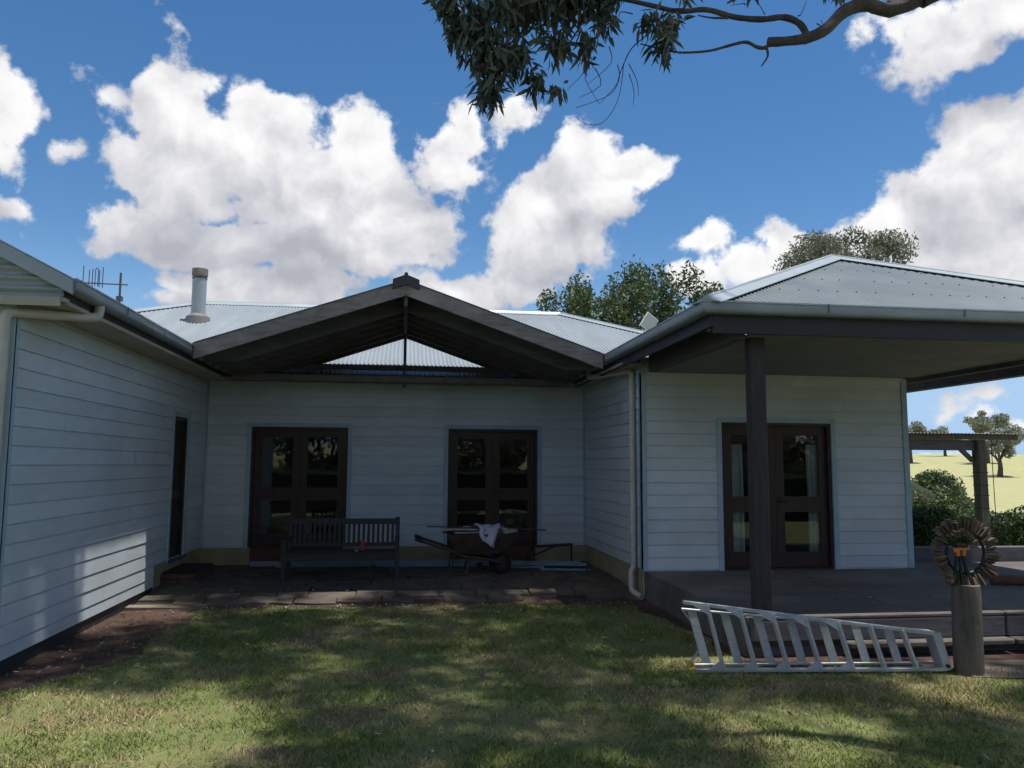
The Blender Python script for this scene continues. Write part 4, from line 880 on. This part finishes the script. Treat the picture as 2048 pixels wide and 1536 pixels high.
bush('round_bush','large olive green bush behind the hedge next to the house corner',(12.2,18.6,.70),(1.75,1.4,1.02),15000,.10,.045,'bush_leaf','bushes behind the hedge')
bush('round_bush','darker bush in the middle behind the hedge, left of the shelter post',(13.7,18.9,.70),(.95,1.0,1.05),8000,.10,.045,'hedge_leaf','bushes behind the hedge')
bush('round_bush','yellowish green bush at the hedge, beside the shelter post',(12.6,16.9,.35),(.8,.6,.62),5000,.09,.04,'bush_leaf','bushes behind the hedge')
def hedge(label,x0,x1,y0,y1,h,n,name='hedge'):
    t=thing(name,label,'hedge',((x0+x1)/2,(y0+y1)/2,0))
    k=int((x1-x0)/.3); vs=[];fs=[]
    for i in range(k+1):
        x=x0+(x1-x0)*i/k; hh=h*.84+random.uniform(-.06,.06); vs+=[(x,y0+.12+random.uniform(-.04,.04),0),(x,y0+.14+random.uniform(-.05,.05),hh*.9),(x,(y0+y1)/2,hh),(x,y1-.12,hh*.9),(x,y1-.1,0)]
    for i in range(k):
        for j in range(4): fs.append((i*5+j,(i+1)*5+j,(i+1)*5+j+1,i*5+j+1))
    fs+=[(0,1,2,3,4),tuple(k*5+j for j in(4,3,2,1,0))]
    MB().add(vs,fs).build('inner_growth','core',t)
    p=np.stack([rng.uniform(x0,x1,n),rng.uniform(y0,y1,n),rng.uniform(.03,1,n)],1); f=rng.random(n)
    p[:,1]=np.where(f<.62,y0+rng.uniform(0,.22,n)+.06*np.sin(p[:,0]*5),p[:,1]); 
    top=h*(.92+.08*np.sin(p[:,0]*2.3)+.06*np.sin(p[:,0]*7.1+1)); p[:,2]=np.where(f<.62,p[:,2]*top,top*rng.uniform(.84,1.05,n))
    arr_mesh('foliage',leaves(p,.085,.042),4,'hedge_leaf',t)
hedge('clipped dark green hedge behind the shelter post',8.4,19,15.6,16.8,.88,26000)
hedge('long garden hedge on the near side of the lawn behind the viewer',-22,28,-4.8,-3.4,1.95,30000)
for i,(x,y,zc,R,nc,lab) in enumerate([(-9,-16,5.6,(3.2,3.0,2.4),34,'gum tree at the left of the near garden hedge, behind the viewer'),(1.0,-18,5.4,(3.4,3.0,2.4),34,'gum tree behind the middle of the near garden hedge'),(13,-17,5.6,(3.6,3.2,2.6),36,'gum tree at the right end of the near garden hedge')]):
    tree('garden_gum',lab,(x,y,-.1),(x,y,zc*.6),(x,y,zc),R,nc,1.15,330,.34,.14,'grey_leaf',.3,'gum trees round the near lawn',.3,20+i)
for i,(x,y,zc,lab) in enumerate([(-19,-30,5.0,'paddock gum farthest left beyond the near garden hedge'),(-5.6,-28,3.1,'paddock gum left of the middle beyond the near garden hedge'),(4.6,-28,3.1,'paddock gum right of the middle beyond the near garden hedge'),(23.5,-27,3.2,'paddock gum at the right beyond the near garden hedge'),(35,-36,5.6,'paddock gum farthest right beyond the near garden hedge')]):
    tree('paddock_gum',lab,(x,y,-.1),(x,y,zc*.5),(x,y,zc),(4.6,3.6,2.9),40,1.3,150,.5,.22,'grey_leaf',.35,'gum trees beyond the near hedge',.3,40+i)
# ---------------- the big gum over the lawn
gt=thing('overhanging_gum','big gum tree over the lawn, its leafy branch hanging into the sky','tree',(8.6,-1.0,0))
trunk=MB()
def smooth_path(pts,sub=5):
    P=[Vector(p) for p in pts]; out=[]
    for i in range(len(P)-1):
        p0,p1,p2,p3=P[max(i-1,0)],P[i],P[i+1],P[min(i+2,len(P)-1)]
        for j in range(sub):
            t=j/sub; out.append(.5*((2*p1)+(p2-p0)*t+(2*p0-5*p1+4*p2-p3)*t*t+(3*p1-p0-3*p2+p3)*t*t*t))
    return out+[P[-1]]
def branch(mb,pts,ra,rb,sub=5,n=8,knob=.08):
    q=smooth_path(pts,sub); k=len(q); mb.tube(q,[(ra+(rb-ra)*i/(k-1))*(1+random.uniform(-knob,knob)) for i in range(k)],n)
branch(trunk,[(8.6,-1,-.1),(8.5,-.9,2),(8.3,-.5,4.2),(8.0,.0,6.4),(7.2,.9,9.2)],.38,.16,6,14,.03)
trunk.build('trunk','bark',gt,smooth=True)
lim=MB()
branch(lim,[(8.3,-.4,4.3),(7.0,1.6,5.4),(5.4,3.6,5.9),(4.3,4.7,5.55),(3.69,5.0,5.28)],.15,.072,6,10)
lim.build('limb','bark',gt,smooth=True)
br=MB()
branch(br,[(3.69,5.0,5.28),(3.45,5.0,5.17),(3.25,5.0,5.19),(3.08,5.0,5.12),(2.93,5.0,4.97),(2.78,5.0,4.895),(2.62,5.0,4.86),(2.50,5.0,4.845)],.056,.031,5,9,.09)
branch(br,[(3.62,5.0,5.27),(3.52,5.0,5.20),(3.42,5.0,5.22)],.075,.03,4,8)
branch(br,[(2.80,5.0,4.90),(2.74,5.0,5.00),(2.62,5.0,5.04),(2.45,5.0,5.01),(2.25,5.0,5.01),(2.05,5.02,5.06),(1.85,5.02,5.03),(1.65,5.04,5.07),(1.48,5.05,5.10),(1.30,5.06,5.12),(1.05,5.08,5.20),(.8,5.1,5.25),(.55,5.1,5.25)],.025,.009,5,8)
branch(br,[(2.52,5.0,4.845),(2.47,5.0,4.80),(2.41,5.0,4.80),(2.33,5.0,4.83),(2.22,5.0,4.80),(2.08,5.0,4.75),(1.95,5.0,4.725),(1.82,5.0,4.715),(1.68,5.0,4.735),(1.56,5.0,4.755)],.015,.005,4,7)
branch(br,[(2.48,5.0,4.81),(2.49,5.0,4.74),(2.44,5.0,4.66)],.011,.004,3,6)
branch(br,[(2.45,4.98,5.33),(2.42,5.0,5.22),(2.28,5.0,5.16),(2.20,5.0,5.11)],.024,.006,4,7)
branch(br,[(2.20,5.0,5.00),(2.08,5.0,4.99),(1.98,5.0,5.0)],.010,.004,3,6)
branch(br,[(1.75,5.03,5.05),(1.66,5.02,4.88),(1.50,5.0,4.72),(1.42,5.0,4.55),(1.35,5.0,4.38),(1.10,5.0,4.26)],.006,.002,5,6)
branch(br,[(1.44,5.0,4.60),(1.40,5.0,4.35),(1.30,5.0,4.18),(1.18,5.0,4.15),(1.10,5.0,4.20)],.003,.0015,5,5)
for i in range(16):
    a=Vector((random.uniform(.7,2.9),5.0,random.uniform(4.95,5.12))); branch(br,[a,a+Vector((random.uniform(-.12,.05),0,random.uniform(-.02,.08))),a+Vector((random.uniform(-.3,.05),random.uniform(-.05,.05),random.uniform(-.16,.14)))],.005,.0015,3,5)
for i in range(7):
    a=Vector((random.uniform(.95,1.5),5.0,random.uniform(4.5,4.8))); branch(br,[a,a+Vector((random.uniform(-.06,.06),0,-.12)),a+Vector((random.uniform(-.14,.08),random.uniform(-.05,.05),random.uniform(-.3,-.2)))],.004,.0015,3,5)
hangs=[(1.25,5.1,5.15),(1.0,5.1,5.2),(.8,5.1,5.25),(.62,5.1,5.25)]
tips=[(.32,5.05,4.75),(.42,5.0,4.55),(.55,5.0,4.25),(.72,5.05,4.42),(.95,5.05,4.55),(1.15,5.0,4.62),(.28,5.05,5.0),(.60,4.95,4.6),(.85,5.0,4.75),(1.32,5.0,4.86)]
for i,t in enumerate(tips):
    a=Vector(hangs[i%4]); b=Vector(t); branch(br,[a,a.lerp(b,.4)+Vector((random.uniform(-.08,.08),random.uniform(-.1,.1),.03)),a.lerp(b,.75)+Vector((random.uniform(-.05,.05),random.uniform(-.06,.06),0)),b],.010,.003,4,5)
br.build('branch','bark',gt,smooth=True)
# leaves of the hanging spray: long drooping blades of two faces each
def gumleaves(c,L,W,hang):
    n=len(c); d=rng.normal(size=(n,3))*.75; d[:,2]-=hang; d=unit(d); q=rng.normal(size=(n,3)); s=unit(np.cross(d,q)); nn=np.cross(d,s)
    L=L*rng.uniform(.6,1.25,(n,1)); W=W*rng.uniform(.7,1.3,(n,1)); cv=rng.uniform(-.10,.10,(n,1))*L
    b=c; p1=c+d*L*.28+nn*cv*.7; p2=c+d*L*.62+nn*cv; e=c+d*L
    return np.stack([b,p1+s*W*.5,p2+s*W*.38,e,p2-s*W*.38,p1-s*W*.5],1)
spr=[((.30,5.05,4.86),(.12,.16,.22),150),((.22,5.05,5.05),(.13,.2,.16),120),((.42,5.0,4.72),(.16,.18,.24),210),((.55,5.0,4.55),(.14,.16,.22),170),((.50,5.0,4.34),(.10,.12,.14),85),((.56,5.0,4.98),(.22,.22,.24),280),((.82,5.02,5.02),(.24,.22,.2),280),((.72,5.0,4.62),(.10,.14,.13),75),((.82,5.0,4.46),(.08,.1,.10),40),((1.05,5.0,5.05),(.22,.2,.17),230),((1.28,5.02,5.10),(.16,.18,.13),120),((.98,5.0,4.72),(.10,.12,.17),75),((1.18,5.0,4.72),(.07,.1,.14),48),((1.30,5.0,4.90),(.08,.1,.12),45),((.95,5.0,4.40),(.10,.08,.05),18),((1.72,5.0,4.84),(.10,.10,.12),62),((1.62,5.0,4.94),(.08,.1,.08),34),((1.80,5.02,4.96),(.10,.1,.07),30),((1.72,5.0,4.72),(.09,.08,.07),22),((2.36,5.0,5.24),(.08,.1,.06),14),((3.0,5.0,5.28),(.1,.1,.06),14),((1.9,5.0,5.22),(.12,.14,.08),25)]
arr_mesh('hanging_leaves',np.concatenate([gumleaves(blob(int(n*1.45),c,r,.0),.115,.028,1.2) for c,r,n in spr]),6,'gum_leaf',gt)
# the rest of the crown, overhead and out of the picture, leaves gaps where sun reaches lawn, wall and patio
gaps=[(-2.4,6.0,.80,.70),(-1.7,5.8,.40,.6),(-2.7,5.0,.8,.6),(2.9,5.2,.28,.2),(-3.5,10.2,.25,.95),(-.9,11.1,.25,.03),(4.6,6.2,.12,.10)]
cl=[];lim2=MB()
ys=np.arange(-1.0,11.7,.56)
for gy in ys:
    for gx in np.arange(-4.6,9.0,.60):
        x,y=gx+random.uniform(-.2,.2),gy+random.uniform(-.2,.2)
        gd=min(((x-a)/(rx+.42))**2+((y-b)/(ry+.42))**2 for a,b,rx,ry in gaps)
        if gd<.72 or (gd<1.25 and random.random()<.55): continue
        if x>2.3 and y>7.0: continue
        z0=max(9.5,2.35+.70*y+.10*abs(x-1.0)); h=z0+.5+random.uniform(.2,3.6)
        cl.append(((x+h*SUN.x/SUN.z,y+h*SUN.y/SUN.z,h),(.52,.52,.38),235))
pts=np.concatenate([blob(k,c,r,.1) for c,r,k in cl])
arr_mesh('crown',leaves(pts,.20,.085,.1),4,'gum_leaf',gt)
for i in range(0,len(cl),7):
    t=Vector(cl[i][0]); a=Vector((7.5,.6,8.2)); mid=a.lerp(t,.5)+Vector((0,0,.5))
    if t.y<10 and i%14==0: branch(lim2,[a,mid,t],.06,.012,4,6)
lim2.build('upper_limbs','bark',gt,smooth=True)
# ------------------------------------------------------------------ grass and litter
from mathutils import noise as mn
def in_poly(x,y,poly):
    c=np.zeros(len(x),bool); j=len(poly)-1
    for i in range(len(poly)):
        xi,yi=poly[i];xj,yj=poly[j]; c^=((yi>y)!=(yj>y))&(x<(xj-xi)*(y-yi)/(yj-yi+1e-12)+xi); j=i
    return c
NB=330000
def lawn_pts(n):
    x=rng.uniform(-4.2,9.0,n); y=3.6+(10.9-3.6)*rng.random(n)**1.25
    keep=np.abs(x-.6)<(2.2+y*.72)
    soilp=[(-5,12),(-5,6.5)]+[(a-.05+.0,b) for a,b in soil_edge]+[(-2.6,12)]
    keep&=~(in_poly(x,y,soilp)&(rng.random(n)>.04))
    edge=np.interp(x,[-3,-1.5,0,1,2.2,3.0,3.1,3.2,4.4,5.2,6.5,9.5],[10.55,10.62,10.56,10.55,10.45,10.2,9.0,7.2,6.95,6.75,6.7,6.8])
    keep&=y<edge+rng.normal(0,.06,n)
    return x[keep],y[keep]
x,y=lawn_pts(NB)
# thin, worn places
v=np.array([mn.noise((a*1.1,b*1.1,3.0))+.5*mn.noise((a*3.1,b*3.1,9.0)) for a,b in zip(x[::1],y[::1])])
k=(v<.10)|(rng.random(len(x))<.42); x,y,v=x[k],y[k],v[k]
n=len(x); h=rng.uniform(.018,.044,n)*(1-.35*np.clip(v,0,1))*np.where(v<-.28,1.5,1); an_=rng.uniform(0,2*np.pi,n); w_=rng.uniform(.003,.0055,n); ln_=rng.normal(0,.75,(n,2))*h[:,None]
b=np.stack([x,y,np.full(n,.003)],1); s=np.stack([np.cos(an_)*w_,np.sin(an_)*w_,np.zeros(n)],1); tip=b+np.stack([ln_[:,0],ln_[:,1],h],1)
pm=np.zeros(n)
for px,py,rx,ry in [(-.2,7.2,.55,.35),(.05,5.95,1.0,.28),(-2.1,6.2,.9,.35),(-2.5,6.75,.8,.25),(-1.05,8.6,.35,.3),(1.0,5.55,.5,.25),(1.6,6.9,.5,.3),(-1.2,5.3,.8,.25),(2.2,6.3,.6,.3),(.4,10.2,1.3,.18),(3.4,6.4,.8,.2)]:
    pm=np.maximum(pm,1.25-((x-px)/rx)**2-((y-py)/ry)**2)
dry=(pm+v*.9+rng.normal(0,.25,n)>.42); tri=np.stack([b-s,b+s,tip],1)
tag(arr_mesh('dead_grass',tri[dry&(rng.random(n)<.8)],3,'dry_blade'),'dead tan grass in worn patches of the lawn','grass',kind='stuff')
g_=arr_mesh('lawn_grass',tri[~dry],3,'blade'); tag(g_,'short patchy lawn grass in the tree shade','grass',kind='stuff')
def litter(name,n,mt,L,W,label,soil_share):
    x=rng.uniform(-3.4,8,n*3); y=rng.uniform(4.2,10.9,n*3); keep=(np.abs(x-.6)<(2.0+y*.70))&~((x>3.2)&(y>7.1)); 
    x,y=x[keep][:n],y[keep][:n]
    k=int(len(x)*soil_share); x[:k]=rng.uniform(-3.4,-2.3,k); y[:k]=rng.uniform(7.0,10.7,k)
    c=np.stack([x,y,rng.uniform(.028,.042,len(x))],1); c[:k,2]=.02
    q=leaves(c,L,W,0,.75); q[:,:,2]=np.maximum(q[:,:,2],.014); o=arr_mesh(name,q,4,mt); tag(o,label,'litter',kind='stuff')
litter('leaf_litter',420,'litter',.06,.016,'dry gum leaves scattered on lawn and soil',.35)
litter('pale_chips',150,'chip',.03,.018,'pale bark and paint chips on lawn and soil',.45)
x=rng.uniform(-2.4,3.0,160); y=10.62+rng.normal(0,.09,160); c=np.stack([x,y,np.full(160,.02)],1); q=leaves(c,.032,.02,0,.7); q[:,:,2]=np.maximum(q[:,:,2],.014)
tag(arr_mesh('edge_litter',q,4,'chip'),'pale crumbs along the patio edge','litter',kind='stuff')
x=np.concatenate([rng.uniform(3.5,9,70),rng.uniform(-3.3,3.2,110)]); y=np.concatenate([rng.uniform(7.6,10.7,70),rng.uniform(11.2,13.6,110)]); z=np.where(x>3.4,.394,.127)
q=leaves(np.stack([x,y,z],1),.055,.016,0,.85); q[:,:,2]=np.maximum(q[:,:,2],(z-.006)[:,None])
tag(arr_mesh('paving_litter',q,4,'litter'),'dry gum leaves blown onto the deck and patio','litter',kind='stuff')
